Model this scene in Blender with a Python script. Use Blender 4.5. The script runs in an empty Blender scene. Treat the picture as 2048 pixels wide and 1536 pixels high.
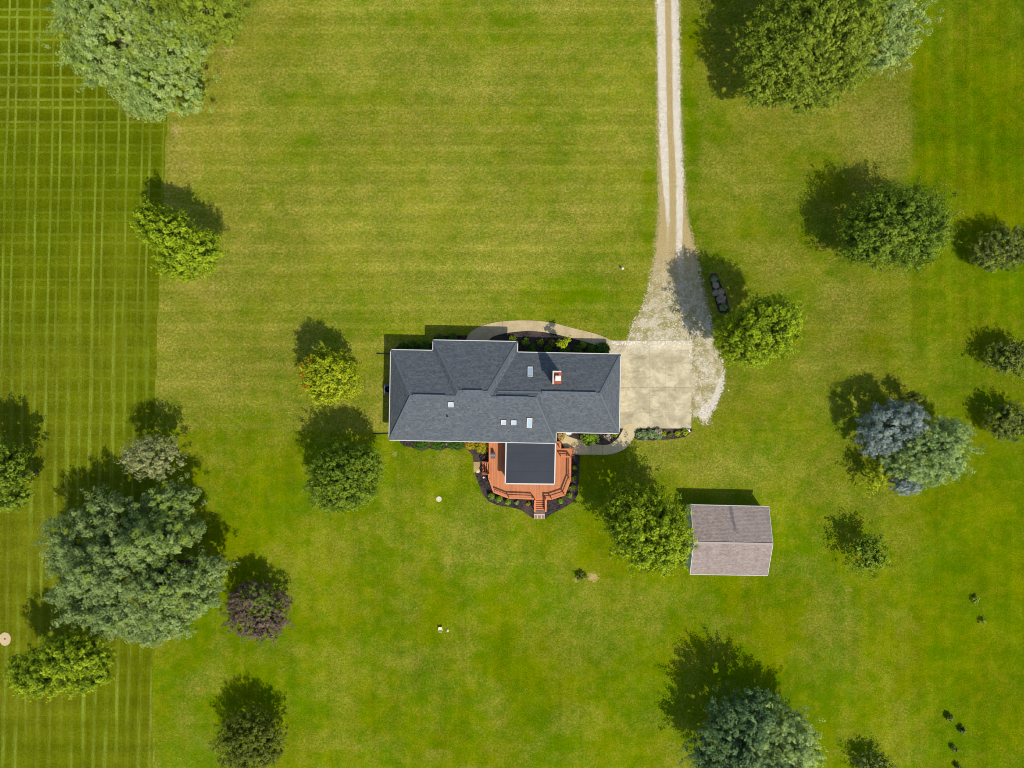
import bpy, bmesh, math, random
import numpy as np
from mathutils import Vector, Matrix, Quaternion

scene = bpy.context.scene
COL = scene.collection
H = 81.92          # height of the drone
PXM = 0.06         # metres on the ground per photo pixel

# ------------------------------------------------------------------ camera
cam_d = bpy.data.cameras.new('camera'); cam = bpy.data.objects.new('camera', cam_d); COL.objects.link(cam)
cam.location = (0, 0, H); cam.rotation_euler = (0, 0, 0)
cam_d.lens = 24.0; cam_d.sensor_width = 36.0; cam_d.clip_start = 0.5; cam_d.clip_end = 4000
scene.camera = cam

# ------------------------------------------------------------------ sky and sun
SUN_EL = math.radians(53.5)
SUN_DIR = Vector((0.55 * math.cos(SUN_EL), -0.835 * math.cos(SUN_EL), math.sin(SUN_EL))).normalized()
world = bpy.data.worlds.new('World'); scene.world = world; world.use_nodes = True
wn = world.node_tree; wn.nodes.clear()
sky = wn.nodes.new('ShaderNodeTexSky'); sky.sky_type = 'NISHITA'; sky.sun_disc = False
sky.sun_elevation = SUN_EL; sky.sun_rotation = math.atan2(0.55, -0.835)
bg = wn.nodes.new('ShaderNodeBackground'); bg.inputs['Strength'].default_value = 0.145
wo = wn.nodes.new('ShaderNodeOutputWorld')
wn.links.new(sky.outputs[0], bg.inputs[0]); wn.links.new(bg.outputs[0], wo.inputs[0])
sun_d = bpy.data.lights.new('sun', 'SUN'); sun_d.energy = 4.0; sun_d.angle = math.radians(0.5); sun_d.color = (1.0, 0.955, 0.87)
sun = bpy.data.objects.new('sun', sun_d); COL.objects.link(sun)
sun.rotation_euler = SUN_DIR.to_track_quat('Z', 'Y').to_euler()
vs = scene.view_settings
vs.view_transform = 'Standard'; vs.look = 'None'; vs.exposure = 0.0; vs.gamma = 1.0; vs.use_curve_mapping = False
scene.cycles.filter_width = 1.0
scene.cycles.max_bounces = 6; scene.cycles.diffuse_bounces = 3; scene.cycles.transmission_bounces = 3
scene.cycles.glossy_bounces = 2; scene.cycles.transparent_max_bounces = 8

# ------------------------------------------------------------------ helpers
def P(px, py, z=0.0):
    s = PXM * (H - z) / H
    return Vector(((px - 1024) * s, (768 - py) * s, z))

def lin(r, g, b):
    def f(c):
        c /= 255.0
        return c / 12.92 if c <= 0.04045 else ((c + 0.055) / 1.055) ** 2.4
    return (f(r), f(g), f(b), 1.0)

def tag(o, label=None, cat=None, group=None, kind=None):
    if label: o['label'] = label
    if cat: o['category'] = cat
    if group: o['group'] = group
    if kind: o['kind'] = kind
    return o

def empty(name, loc, rz=0.0):
    o = bpy.data.objects.new(name, None); COL.objects.link(o)
    o.location = loc; o.rotation_euler = (0, 0, rz); o.empty_display_size = 0.3
    return o

def link(name, me, mat, parent=None, world_verts=True):
    o = bpy.data.objects.new(name, me); COL.objects.link(o)
    for m in (mat if isinstance(mat, (list, tuple)) else [mat]):
        me.materials.append(m)
    if parent is not None:
        o.parent = parent
        if world_verts:
            o.matrix_parent_inverse = pm(parent).inverted()
    return o

def pm(o):
    m = Matrix.LocRotScale(o.location, o.rotation_euler, o.scale)
    if o.parent is not None:
        m = pm(o.parent) @ o.matrix_parent_inverse @ m
    return m

class MB:
    """collects shapes (world coordinates) into one mesh"""
    def __init__(self):
        self.v = []; self.f = []; self.uv = []
    def face(self, pts, uv=None):
        n = len(self.v); self.v += [tuple(p) for p in pts]; self.f.append(tuple(range(n, n + len(pts))))
        self.uv += list(uv) if uv else [(p[0], p[1]) for p in pts]
    def box(self, c, s, rz=0.0, M=None):
        m = M if M is not None else Matrix.Translation(Vector(c)) @ Matrix.Rotation(rz, 4, 'Z')
        hx, hy, hz = s[0] / 2, s[1] / 2, s[2] / 2
        q = [m @ Vector(p) for p in ((-hx,-hy,-hz),(hx,-hy,-hz),(hx,hy,-hz),(-hx,hy,-hz),(-hx,-hy,hz),(hx,-hy,hz),(hx,hy,hz),(-hx,hy,hz))]
        for idx, (a, b) in (((4,5,6,7),(s[0],s[1])),((3,2,1,0),(s[0],s[1])),((0,1,5,4),(s[0],s[2])),((1,2,6,5),(s[1],s[2])),((2,3,7,6),(s[0],s[2])),((3,0,4,7),(s[1],s[2]))):
            self.face([q[i] for i in idx], [(0,0),(a,0),(a,b),(0,b)])
    def bar(self, a, b, w, h):
        """box from a to b (centres), width w (horizontal), height h"""
        a = Vector(a); b = Vector(b); d = b - a; L = d.length; d.normalize()
        up = Vector((0, 0, 1))
        side = d.cross(up)
        if side.length < 1e-4: side = Vector((0, 1, 0))
        side.normalize(); u = side.cross(d).normalized()
        m = Matrix((( d.x, side.x, u.x, (a.x+b.x)/2), (d.y, side.y, u.y, (a.y+b.y)/2), (d.z, side.z, u.z, (a.z+b.z)/2), (0,0,0,1)))
        self.box(None, (L, w, h), M=m)
    def tube(self, pts, rad, n=8, cap=True):
        pts = [Vector(p) for p in pts]; rings = []
        for i, p in enumerate(pts):
            d = (pts[min(i+1, len(pts)-1)] - pts[max(i-1, 0)]).normalized()
            ref = Vector((1, 0, 0)) if abs(d.x) < 0.8 else Vector((0, 1, 0))
            a = d.cross(ref).normalized(); b = d.cross(a).normalized()
            r = rad[i] if isinstance(rad, (list, tuple)) else rad
            rings.append([p + (a*math.cos(2*math.pi*k/n) + b*math.sin(2*math.pi*k/n))*r for k in range(n)])
        for i in range(len(rings)-1):
            for k in range(n):
                k2 = (k+1) % n
                self.face([rings[i][k], rings[i+1][k], rings[i+1][k2], rings[i][k2]])
        if cap:
            self.face(rings[0]); self.face(list(reversed(rings[-1])))
    def lathe(self, c, prof, n=20):
        """prof: list of (r, z)"""
        c = Vector(c)
        R = [[c + Vector((r*math.cos(2*math.pi*k/n), r*math.sin(2*math.pi*k/n), z)) for k in range(n)] for r, z in prof]
        for i in range(len(R)-1):
            for k in range(n):
                k2 = (k+1) % n
                self.face([R[i][k], R[i][k2], R[i+1][k2], R[i+1][k]])
        if prof[0][0] > 1e-3: self.face(list(reversed(R[0])))
        if prof[-1][0] > 1e-3: self.face(R[-1])
    def slab(self, pts, z0, z1):
        """vertical-sided slab from a 2D outline (counter-clockwise or not)"""
        area = sum(pts[i][0]*pts[(i+1) % len(pts)][1] - pts[(i+1) % len(pts)][0]*pts[i][1] for i in range(len(pts)))
        if area < 0: pts = list(reversed(pts))
        self.face([(p[0], p[1], z1) for p in pts])
        n = len(pts)
        for i in range(n):
            a, b = pts[i], pts[(i+1) % n]
            L = math.hypot(b[0]-a[0], b[1]-a[1])
            self.face([(a[0],a[1],z0),(b[0],b[1],z0),(b[0],b[1],z1),(a[0],a[1],z1)], [(0,z0),(L,z0),(L,z1),(0,z1)])
    def build(self, name, mat, parent=None, smooth=False, bevel=0.0, weld=True):
        me = bpy.data.meshes.new(name); me.from_pydata(self.v, [], self.f)
        uvl = me.uv_layers.new(name='UVMap'); uvl.data.foreach_set('uv', np.array(self.uv, dtype=np.float32).ravel())
        bm = bmesh.new(); bm.from_mesh(me)
        if weld: bmesh.ops.remove_doubles(bm, verts=bm.verts, dist=0.0004)
        if bevel > 0:
            es = [e for e in bm.edges if len(e.link_faces) == 2 and e.calc_face_angle(0) > 0.6]
            bmesh.ops.bevel(bm, geom=es, offset=bevel, segments=1, affect='EDGES')
        bm.to_mesh(me); bm.free()
        if smooth:
            for p in me.polygons: p.use_smooth = True
        return link(name, me, mat, parent)

# ------------------------------------------------------------------ node helpers
class NT:
    def __init__(self, name):
        self.m = bpy.data.materials.new(name); self.m.use_nodes = True
        self.t = self.m.node_tree; self.t.nodes.clear()
        self.out = self.t.nodes.new('ShaderNodeOutputMaterial')
    def n(self, typ, **kw):
        x = self.t.nodes.new(typ)
        for k, v in kw.items(): setattr(x, k, v)
        return x
    def put(self, sock, v):
        if isinstance(v, bpy.types.NodeSocket): self.t.links.new(v, sock)
        elif v is not None: sock.default_value = v
    def math(self, op, a, b=None, c=None, clamp=False):
        x = self.n('ShaderNodeMath', operation=op, use_clamp=clamp)
        self.put(x.inputs[0], a); self.put(x.inputs[1], b)
        if c is not None: self.put(x.inputs[2], c)
        return x.outputs[0]
    def add(self, a, b): return self.math('ADD', a, b)
    def sub(self, a, b): return self.math('SUBTRACT', a, b)
    def mul(self, a, b): return self.math('MULTIPLY', a, b)
    def ramp(self, v, a, b, lo=0.0, hi=1.0):
        x = self.n('ShaderNodeMapRange', interpolation_type='SMOOTHSTEP'); self.put(x.inputs[0], v)
        x.inputs[1].default_value = a; x.inputs[2].default_value = b; x.inputs[3].default_value = lo; x.inputs[4].default_value = hi
        return x.outputs[0]
    def noise(self, vec, scale, detail=2.0, rough=0.5, dist=0.0, out='Fac'):
        x = self.n('ShaderNodeTexNoise'); self.put(x.inputs['Vector'], vec)
        x.inputs['Scale'].default_value = scale; x.inputs['Detail'].default_value = detail
        x.inputs['Roughness'].default_value = rough; x.inputs['Distortion'].default_value = dist
        return x.outputs[out]
    def voro(self, vec, scale, out='Distance', feature='F1', rnd=1.0):
        x = self.n('ShaderNodeTexVoronoi', feature=feature); self.put(x.inputs['Vector'], vec)
        x.inputs['Scale'].default_value = scale; x.inputs['Randomness'].default_value = rnd
        return x.outputs[out]
    def mix(self, f, a, b, mode='MIX'):
        x = self.n('ShaderNodeMix', data_type='RGBA', blend_type=mode, clamp_factor=True)
        self.put(x.inputs[0], f); self.put(x.inputs[6], a); self.put(x.inputs[7], b)
        return x.outputs[2]
    def obj(self): return self.n('ShaderNodeTexCoord').outputs['Object']
    def uv(self): return self.n('ShaderNodeTexCoord').outputs['UV']
    def map(self, vec, scale=(1,1,1), loc=(0,0,0), rot=(0,0,0)):
        x = self.n('ShaderNodeMapping'); self.put(x.inputs[0], vec)
        x.inputs[1].default_value = loc; x.inputs[2].default_value = rot; x.inputs[3].default_value = scale
        return x.outputs[0]
    def xyz(self, vec):
        x = self.n('ShaderNodeSeparateXYZ'); self.put(x.inputs[0], vec); return x.outputs
    def vec(self, x_, y_, z_=0.0):
        x = self.n('ShaderNodeCombineXYZ'); self.put(x.inputs[0], x_); self.put(x.inputs[1], y_); self.put(x.inputs[2], z_); return x.outputs[0]
    def attr(self, name, out='Fac'):
        return self.n('ShaderNodeAttribute', attribute_name=name).outputs[out]
    def value(self, col, k):   # multiply colour by a scalar
        x = self.n('ShaderNodeVectorMath', operation='SCALE'); self.put(x.inputs[0], col[:3] if isinstance(col, tuple) else col); self.put(x.inputs[3], k); return x.outputs[0]
    def bump(self, h, strength=0.5, dist=0.05):
        x = self.n('ShaderNodeBump'); x.inputs['Strength'].default_value = strength; x.inputs['Distance'].default_value = dist
        self.put(x.inputs['Height'], h); return x.outputs[0]
    def principled(self, col, rough=0.8, bump=None, spec=0.3, metal=0.0, alpha=None):
        x = self.n('ShaderNodeBsdfPrincipled'); self.put(x.inputs['Base Color'], col); self.put(x.inputs['Roughness'], rough)
        x.inputs['Specular IOR Level'].default_value = spec; x.inputs['Metallic'].default_value = metal
        if bump is not None: self.put(x.inputs['Normal'], bump)
        if alpha is not None: self.put(x.inputs['Alpha'], alpha)
        self.t.links.new(x.outputs[0], self.out.inputs[0]); return self.m

def simple(name, rgb, rough=0.7, var=0.15, scale=3.0, metal=0.0, spec=0.3, bump=0.2):
    t = NT(name); o = t.obj()
    f = t.noise(o, scale, 4, 0.6)
    f2 = t.noise(o, scale * 9, 2, 0.6)
    k = t.add(t.mul(t.sub(f, 0.5), 2 * var), t.add(1.0, t.mul(t.sub(f2, 0.5), var)))
    return t.principled(t.value(lin(*rgb), k), rough, t.bump(f2, bump, 0.01), spec, metal)

# ------------------------------------------------------------------ LAWN
def fnoise(x, y, seed, fx, fy=None, octv=3):
    """smooth value noise on numpy arrays, -1..1"""
    fy = fy or fx
    r = np.random.RandomState(seed); out = np.zeros_like(x); amp = 1.0; tot = 0
    for o in range(octv):
        g = r.rand(257, 257) * 2 - 1
        u = x * fx * (2 ** o) + 37.3 * o + 1000; v = y * fy * (2 ** o) + 91.7 * o + 1000
        iu = np.floor(u).astype(int); iv = np.floor(v).astype(int); a = u - iu; b = v - iv
        a = a*a*(3-2*a); b = b*b*(3-2*b); iu %= 256; iv %= 256
        out += amp * ((g[iu, iv]*(1-a) + g[iu+1, iv]*a)*(1-b) + (g[iu, iv+1]*(1-a) + g[iu+1, iv+1]*a)*b)
        tot += amp; amp *= 0.5
    return out / tot * 1.6

def sst(a, b, v):
    t = np.clip((v - a) / (b - a), 0, 1); return t*t*(3-2*t)

def lawn_fields(X, Y):
    """X, Y in photo pixels (ground plan); returns field, dry, light, hstripe, vstripe, bare"""
    bx = np.interp(Y, [0, 240, 500, 800, 1536], [345, 334, 320, 310, 306])
    field = 1 - sst(-1.5, 1.5, X - bx + 1.2 * fnoise(X, Y, 1, 0.05))
    ybl = 858 + (X - 310) * 0.012
    low = np.where(X < 800, sst(-7, 8, Y - ybl + 4 * fnoise(X, Y, 21, 0.04)), sst(-60, 60, Y - 880 + 40 * fnoise(X, Y, 2, 0.006)))
    low = np.where(X > 1380, sst(-220, 220, Y - 900 + 90 * fnoise(X, Y, 2, 0.006)), low)
    far = sst(-20, 16, X - 1824 + 8 * fnoise(X, Y, 12, 0.03)) * (1 - 0.75 * sst(600, 800, Y)) + 0.0
    soft = sst(-60, 80, X - 1830) * sst(600, 800, Y)
    big = fnoise(X, Y, 3, 0.0045, 0.007); mid = fnoise(X, Y, 4, 0.018, 0.026)
    dry = 0.50 + 0.14 * big + 0.16 * mid + 0.08 * fnoise(X, Y, 33, 0.06)                       # central lawn
    east = sst(1350, 1370, X) * (1 - low)
    dry = dry - 0.12 * east + 0.1 * east * fnoise(X, Y, 14, 0.012)
    dry_low = 0.10 + 0.10 * fnoise(X, Y, 5, 0.006) + 0.26 * np.maximum(0, fnoise(X, Y, 6, 0.016)) + 0.10 * fnoise(X, Y, 31, 0.05)
    dry = dry * (1 - low) + dry_low * low
    dry = dry * (1 - far) + (0.04 + 0.10 * fnoise(X, Y, 7, 0.01, 0.004)) * far
    dry = dry * (1 - 0.6 * soft)
    light = 0.10 * fnoise(X, Y, 8, 0.004) + 0.08 * fnoise(X, Y, 9, 0.03) - 0.10 * east
    def g(cx, cy, rx, ry): return np.exp(-((X-cx)/rx)**2 - ((Y-cy)/ry)**2)
    for cx, cy, rx, ry, a in ((1150, 600, 170, 40, -0.35), (1000, 660, 200, 18, -0.3), (1340+45, 250, 14, 220, -0.35), (1296, 420, 14, 120, -0.3),
                              (1750, 260, 75, 70, 0.30), (1700, 600, 60, 60, 0.28), (1560, 520, 60, 40, 0.20), (1640, 210, 90, 30, 0.22), (1640, 340, 60, 40, -0.25), (1480, 380, 100, 60, 0.15),
                              (950, 1100, 90, 50, 0.33), (900, 1050, 60, 40, 0.15), (1330, 1190, 90, 30, 0.22), (1450, 940, 90, 30, 0.28), (1330, 930, 60, 30, 0.22),
                              (800, 1000, 50, 40, 0.22), (860, 920, 60, 20, 0.18), (1000, 45, 400, 60, -0.2), (420, 590, 40, 20, 0.3), (360, 330, 30, 60, 0.28),
                              (700, 200, 150, 30, -0.2), (560, 300, 60, 90, -0.12), (1100, 470, 160, 80, 0.1), (600, 620, 200, 50, -0.12), (480, 760, 100, 40, 0.16), (1020, 300, 120, 90, -0.15), (1740, 880, 80, 50, 0.1), (470, 842, 160, 12, -0.15), (1180, 560, 90, 80, -0.15)):
        dry = dry + a * g(cx, cy, rx, ry)
    for cx, cy, rx, ry, a in ((1050, 1262, 120, 3, -0.10), (1120, 1400, 3.5, 90, -0.10), (1163, 1450, 3, 60, -0.14), (1005, 1360, 3, 90, -0.06), (1060, 1320, 220, 90, -0.08), (890, 1430, 3, 80, -0.06), (1080, 1030, 30, 30, -0.08),
                              (640, 1250, 60, 200, 0.05), (736, 30, 5, 60, -0.12), (700, 12, 220, 14, 0.12), (690, 22, 60, 4, 0.10), (1340, 1180, 60, 20, 0.05), (1240, 1090, 60, 30, -0.06), (838, 55, 6, 5, -0.1)):
        light = light + a * g(cx, cy, rx, ry)
    ring = np.exp(-((np.hypot((X-982), (Y-232)) - 32) / 5) ** 2)
    dry = dry + 0.22 * ring
    dry = dry * (1 - field) + field * (0.24 + 0.25 * np.maximum(0, fnoise(X, Y, 10, 0.004, 0.01)) + 0.3 * g(60, 1180, 200, 380))
    hst = (1 - low) * (1 - field) * (1 - far) * (1 - 0.4 * east)
    vst = np.maximum(low * 0.5, far)
    vst = vst * (1 - field)
    bare = np.zeros_like(X)
    for cx, cy, rx, ry, a in ((1186, 1155, 13, 10, 0.8), (1152, 1160, 10, 10, 0.5), (1175, 1150, 20, 12, 0.3), (455, 105, 30, 28, 0.42), (352, 262, 14, 22, 0.55), (268, 232, 26, 12, 0.4), (240, 205, 30, 20, 0.3), (372, 295, 22, 10, 0.35),
                              (366, 332, 12, 9, 0.4), (360, 300, 7, 160, 0.12), (345, 600, 6, 200, 0.18), (313, 700, 2, 200, 0.5), (1606, 1290, 1.6, 75, 0.45), (1060, 1062, 6, 5, 0.3), (1095, 1115, 7, 6, 0.35), (560, 530, 16, 8, 0.25),
                              (782+8, 908, 12, 9, 0.45), (425, 575, 16, 10, 0.4), (1200, 665, 16, 4, 0.5), (780, 745, 10, 40, 0.12), (1790, 985, 26, 14, 0.3), (1345, 1490, 22, 18, 0.32), (318, 1290, 10, 10, 0.15), (50, 1180, 8, 200, 0.1),
                              (1100, 1026, 14, 5, 0.35), (990, 1020, 25, 4, 0.3), (1785, 590, 30, 10, 0.2), (1665, 520, 20, 20, 0.3), (960, 1080, 20, 8, 0.3), (1350, 1195, 20, 8, 0.3), (1240, 1205, 14, 9, 0.25)):
        bare = np.maximum(bare, a * g(cx, cy, rx, ry))
    for k in range(70):
        r = random.Random(k + 500)
        bare = np.maximum(bare, r.uniform(0.15, 0.4) * g(r.uniform(340, 1800), r.uniform(0, 1500), r.uniform(4, 14), r.uniform(3, 7)))
    bare = bare + 0.0
    return field, np.clip(dry, 0, 1), light, hst, vst, np.clip(bare, 0, 1)

def make_lawn():
    step = 0.25
    xs = np.concatenate([[-1500, -500, -150, -90], np.arange(-66, 66.01, step), [90, 150, 500, 1500]])
    ys = np.concatenate([[-1500, -500, -150, -75], np.arange(-50, 50.01, step), [75, 150, 500, 1500]])
    gx, gy = np.meshgrid(xs, ys)
    nx, ny = len(xs), len(ys)
    X = gx / PXM + 1024; Y = 768 - gy / PXM
    f, d, l, hs, v, b = lawn_fields(X, Y)
    co = np.zeros((nx*ny, 3), dtype=np.float32); co[:, 0] = gx.ravel(); co[:, 1] = gy.ravel()
    idx = np.arange(nx*ny).reshape(ny, nx)
    quads = np.stack([idx[:-1, :-1], idx[:-1, 1:], idx[1:, 1:], idx[1:, :-1]], -1).reshape(-1, 4)
    me = bpy.data.meshes.new('lawn')
    me.vertices.add(len(co)); me.vertices.foreach_set('co', co.ravel())
    me.loops.add(quads.size); me.loops.foreach_set('vertex_index', quads.ravel().astype(np.int32))
    me.polygons.add(len(quads)); me.polygons.foreach_set('loop_start', np.arange(0, quads.size, 4, dtype=np.int32))
    me.update()
    for nm, arr in (('field', f), ('dry', d), ('light', l), ('hst', hs), ('vst', v), ('bare', b)):
        a = me.attributes.new(nm, 'FLOAT', 'POINT'); a.data.foreach_set('value', arr.ravel().astype(np.float32))
    t = NT('grass_turf'); o = t.obj(); x, y, z = t.xyz(o)
    fine = t.noise(o, 8.0, 2, 0.8)
    fine2 = t.noise(t.map(o, loc=(31, 17, 0)), 3.2, 4, 0.8)
    mid = t.noise(o, 0.7, 4, 0.65)
    big = t.noise(o, 0.12, 3, 0.5)
    dry = t.attr('dry')
    drv = t.add(t.sub(dry, 0.06), t.mul(t.add(0.45, dry), t.add(t.mul(t.sub(fine, 0.5), 1.5), t.add(t.mul(t.sub(fine2, 0.5), 1.2), t.mul(t.sub(mid, 0.5), 0.85)))))
    hline = t.mul(t.ramp(t.math('PINGPONG', t.add(t.sub(y, 44.88-2.37*60), t.mul(t.sub(t.noise(t.map(o, (0.06, 0.3, 1), (2, 9, 0)), 1.0, 2), 0.5), 0.5)), 1.185), 0.12, 0.62, 1.0, 0.0), t.attr('hst'))
    drv = t.add(drv, t.mul(hline, 0.11))
    drv = t.math('MINIMUM', t.math('MAXIMUM', drv, 0.0), 1.0)
    lush = t.mix(t.ramp(t.add(t.mul(big, 0.5), t.mul(mid, 0.5)), 0.38, 0.62), lin(86, 112, 0), lin(112, 122, 0))
    dryc = t.mix(t.ramp(fine2, 0.35, 0.7), lin(132, 130, 28), lin(162, 148, 78))
    col = t.mix(drv, lush, dryc)
    # mowing bands across the dry lawn
    ywob = t.add(y, t.mul(t.sub(t.noise(t.map(o, (0.05, 0.4, 1)), 1.0, 2), 0.5), 0.7))
    band = t.math('SINE', t.mul(ywob, 2*math.pi/2.25)); band2 = t.math('SINE', t.mul(ywob, 2*math.pi/1.12))
    hstk = t.mul(t.sub(t.noise(t.map(o, (0.035, 1.5, 1)), 1.0, 4, 0.7), 0.5), 0.42)
    hb = t.mul(t.add(t.add(hstk, t.mul(hline, 0.055)), t.add(t.mul(band, 0.012), t.mul(band2, 0.02))), t.attr('hst'))
    vstk = t.mul(t.sub(t.noise(t.map(o, (1.3, 0.03, 1)), 1.0, 5, 0.75), 0.5), 0.62)
    xwob = t.add(x, t.mul(t.sub(t.noise(t.map(o, (0.4, 0.05, 1)), 1.0, 2), 0.5), 0.9))
    vline = t.ramp(t.math('PINGPONG', t.add(xwob, 240.0), 1.25), 0.1, 0.6, 1.0, 0.0)
    vb = t.mul(t.add(t.add(vstk, t.mul(vline, 0.07)), t.add(t.mul(t.math('SINE', t.mul(xwob, 2*math.pi/2.6)), 0.035), t.mul(t.math('SINE', t.mul(xwob, 2*math.pi/6.3)), 0.02))), t.attr('vst'))
    col = t.value(col, t.add(1.0, t.add(hb, vb)))
    # striped field on the left
    sway = t.mul(t.sub(t.noise(t.map(o, (0.3, 0.045, 1)), 1.0, 2), 0.5), 0.55)
    xf = t.add(t.add(x, t.mul(y, -0.023)), sway)
    def lines(coord, per, off, w, soft):
        ph = t.math('PINGPONG', t.add(coord, off), per / 2)
        return t.ramp(ph, w, w + soft, 1.0, 0.0)
    top = t.ramp(y, -2.0, 14.0)
    lv = t.math('MAXIMUM', lines(xf, 2.7, 55.95, 0.05, 0.17), lines(xf, 2.7, 54.97, 0.05, 0.17))
    lv2 = t.math('MAXIMUM', lines(xf, 2.7, 55.95, 0.08, 0.32), lines(xf, 2.7, 54.62, 0.05, 0.32))
    lv = t.add(t.mul(lv, top), t.mul(t.mul(lv2, t.sub(1.0, top)), t.ramp(t.noise(t.map(o, (1.5, 0.12, 1), (1, 8, 0)), 1.0, 4, 0.75), 0.34, 0.66, 0.1, 1.1)))
    yf = t.add(t.add(y, t.mul(x, 0.004)), t.mul(t.sub(t.noise(t.map(o, (0.045, 0.3, 1)), 1.0, 2), 0.5), 0.35))
    ltop = t.ramp(y, 29.5, 32.5)
    lh = t.mul(t.math('MAXIMUM', lines(yf, 2.7, 36.3, 0.05, 0.17), lines(yf, 2.7, 37.25, 0.05, 0.17)), t.add(t.mul(ltop, 0.6), t.add(0.05, t.mul(t.ramp(y, -45, 34), 0.3))))
    brk = t.ramp(t.add(fine, t.mul(t.noise(t.map(o, (0.8, 0.25, 1)), 1.0, 3), 0.9)), 0.62, 1.1)
    lvar = t.ramp(t.noise(t.map(o, (0.9, 0.035, 1), (5, 5, 0)), 1.0, 3, 0.6), 0.3, 0.62, 0.15, 1.0)
    ln = t.mul(t.math('MAXIMUM', t.mul(lv, lvar), t.mul(lh, 0.85)), t.add(0.22, t.mul(brk, 0.72)))
    alt = t.math('SINE', t.mul(xf, 2*math.pi/5.4)); alth = t.mul(t.math('SINE', t.mul(yf, 2*math.pi/2.7)), t.add(0.5, t.mul(ltop, 0.5)))
    fbase = t.mix(drv, t.mix(big, lin(76, 97, 0), lin(94, 102, 0)), lin(114, 114, 24))
    streak = t.mul(t.sub(t.noise(t.map(o, (1.7, 0.09, 1)), 1.0, 5, 0.78), 0.5), 0.85)
    fbase = t.value(fbase, t.add(t.add(1.0, streak), t.add(t.mul(alt, 0.05), t.mul(alth, 0.13))))
    fcol = t.mix(ln, fbase, t.mix(fine2, lin(114, 142, 26), lin(146, 150, 62)))
    col = t.mix(t.ramp(t.add(t.attr('field'), t.mul(t.sub(fine2, 0.5), 0.9)), 0.35, 0.65), col, fcol)
    # bare or straw patches
    bv = t.ramp(t.add(t.attr('bare'), t.add(t.mul(t.sub(fine, 0.5), 1.0), t.mul(t.sub(fine2, 0.5), 1.2))), 0.25, 0.75)
    col = t.mix(t.mul(bv, t.ramp(t.attr('bare'), 0.02, 0.3)), col, t.mix(fine2, lin(172, 142, 84), lin(192, 166, 112)))
    grain = t.noise(o, 6.0, 3, 0.85)
    k = t.add(0.935, t.add(t.attr('light'), t.add(t.mul(t.sub(grain, 0.5), 1.6), t.add(t.mul(t.sub(fine2, 0.5), 0.5), t.mul(t.sub(t.noise(t.map(o, loc=(3, 77, 0)), 1.6, 4, 0.8), 0.5), 0.45)))))
    col = t.value(col, k)
    m = t.principled(col, 1.0, t.bump(t.add(grain, fine2), 0.9, 0.05), 0.0)
    o_ = link('lawn', me, m); tag(o_, 'mown lawn and striped field around the house', kind='structure')
make_lawn()

# ------------------------------------------------------------------ 2D helpers for flat sheets
def smooth_poly(pts, n=4, closed=True):
    """Catmull-Rom through pixel points"""
    out = []; N = len(pts)
    for i in range(N if closed else N-1):
        p0, p1, p2, p3 = (pts[(i-1) % N], pts[i], pts[(i+1) % N], pts[(i+2) % N]) if closed else (pts[max(i-1,0)], pts[i], pts[i+1], pts[min(i+2,N-1)])
        for k in range(n):
            t = k / n
            out.append(tuple(0.5*((2*p1[j]) + (-p0[j]+p2[j])*t + (2*p0[j]-5*p1[j]+4*p2[j]-p3[j])*t*t + (-p0[j]+3*p1[j]-3*p2[j]+p3[j])*t**3) for j in (0, 1)))
    if not closed: out.append(tuple(pts[-1]))
    return out

def tri_slab(name, pix, z0, z1, mat, jitter=0.0, label=None, kind='structure', seed=0):
    r = random.Random(seed)
    pts = []
    for i, (px, py) in enumerate(pix):
        p = P(px + r.uniform(-jitter, jitter), py + r.uniform(-jitter, jitter))
        pts.append((p.x, p.y))
    area = sum(pts[i][0]*pts[(i+1) % len(pts)][1] - pts[(i+1) % len(pts)][0]*pts[i][1] for i in range(len(pts)))
    if area < 0: pts.reverse()
    bm = bmesh.new()
    top = [bm.verts.new((x, y, z1)) for x, y in pts]
    f = bm.faces.new(top)
    bot = [bm.verts.new((x, y, z0)) for x, y in pts]
    n = len(pts)
    for i in range(n):
        bm.faces.new((bot[i], bot[(i+1) % n], top[(i+1) % n], top[i]))
    bmesh.ops.triangulate(bm, faces=[f])
    me = bpy.data.meshes.new(name); bm.to_mesh(me); bm.free()
    o = link(name, me, mat)
    tag(o, label, kind=kind)
    return o

# ------------------------------------------------------------------ GRAVEL DRIVE
DRV = [(1313,-260),(1312,0),(1314,150),(1315.5,250),(1317,400),(1317,439),(1308,517),(1294,576),(1273,625),(1259,648),(1252,672),(1252,700),(1376,700),(1376,846),(1390,840),(1400,856),(1438,858),(1428,832),
       (1440,805),(1447,783),(1452,750),(1449,720),(1434,694),(1429,654),(1416,595),(1399,540),(1387,478),(1375,439),(1367,350),(1361.5,200),(1358,0),(1357,-260)]
def inside_dist(X, Y, poly):
    ins = np.zeros(X.shape, bool); dmin = np.full(X.shape, 1e9); n = len(poly)
    for i in range(n):
        x0, y0 = poly[i]; x1, y1 = poly[(i+1) % n]
        c = ((y0 > Y) != (y1 > Y)); xi = (x1-x0)*(Y-y0)/((y1-y0) if y1 != y0 else 1e-9) + x0
        ins ^= c & (X < xi)
        dx, dy = x1-x0, y1-y0; tt = np.clip(((X-x0)*dx+(Y-y0)*dy)/(dx*dx+dy*dy), 0, 1)
        dmin = np.minimum(dmin, np.hypot(X-(x0+tt*dx), Y-(y0+tt*dy)))
    return np.where(ins, dmin, -dmin)
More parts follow.
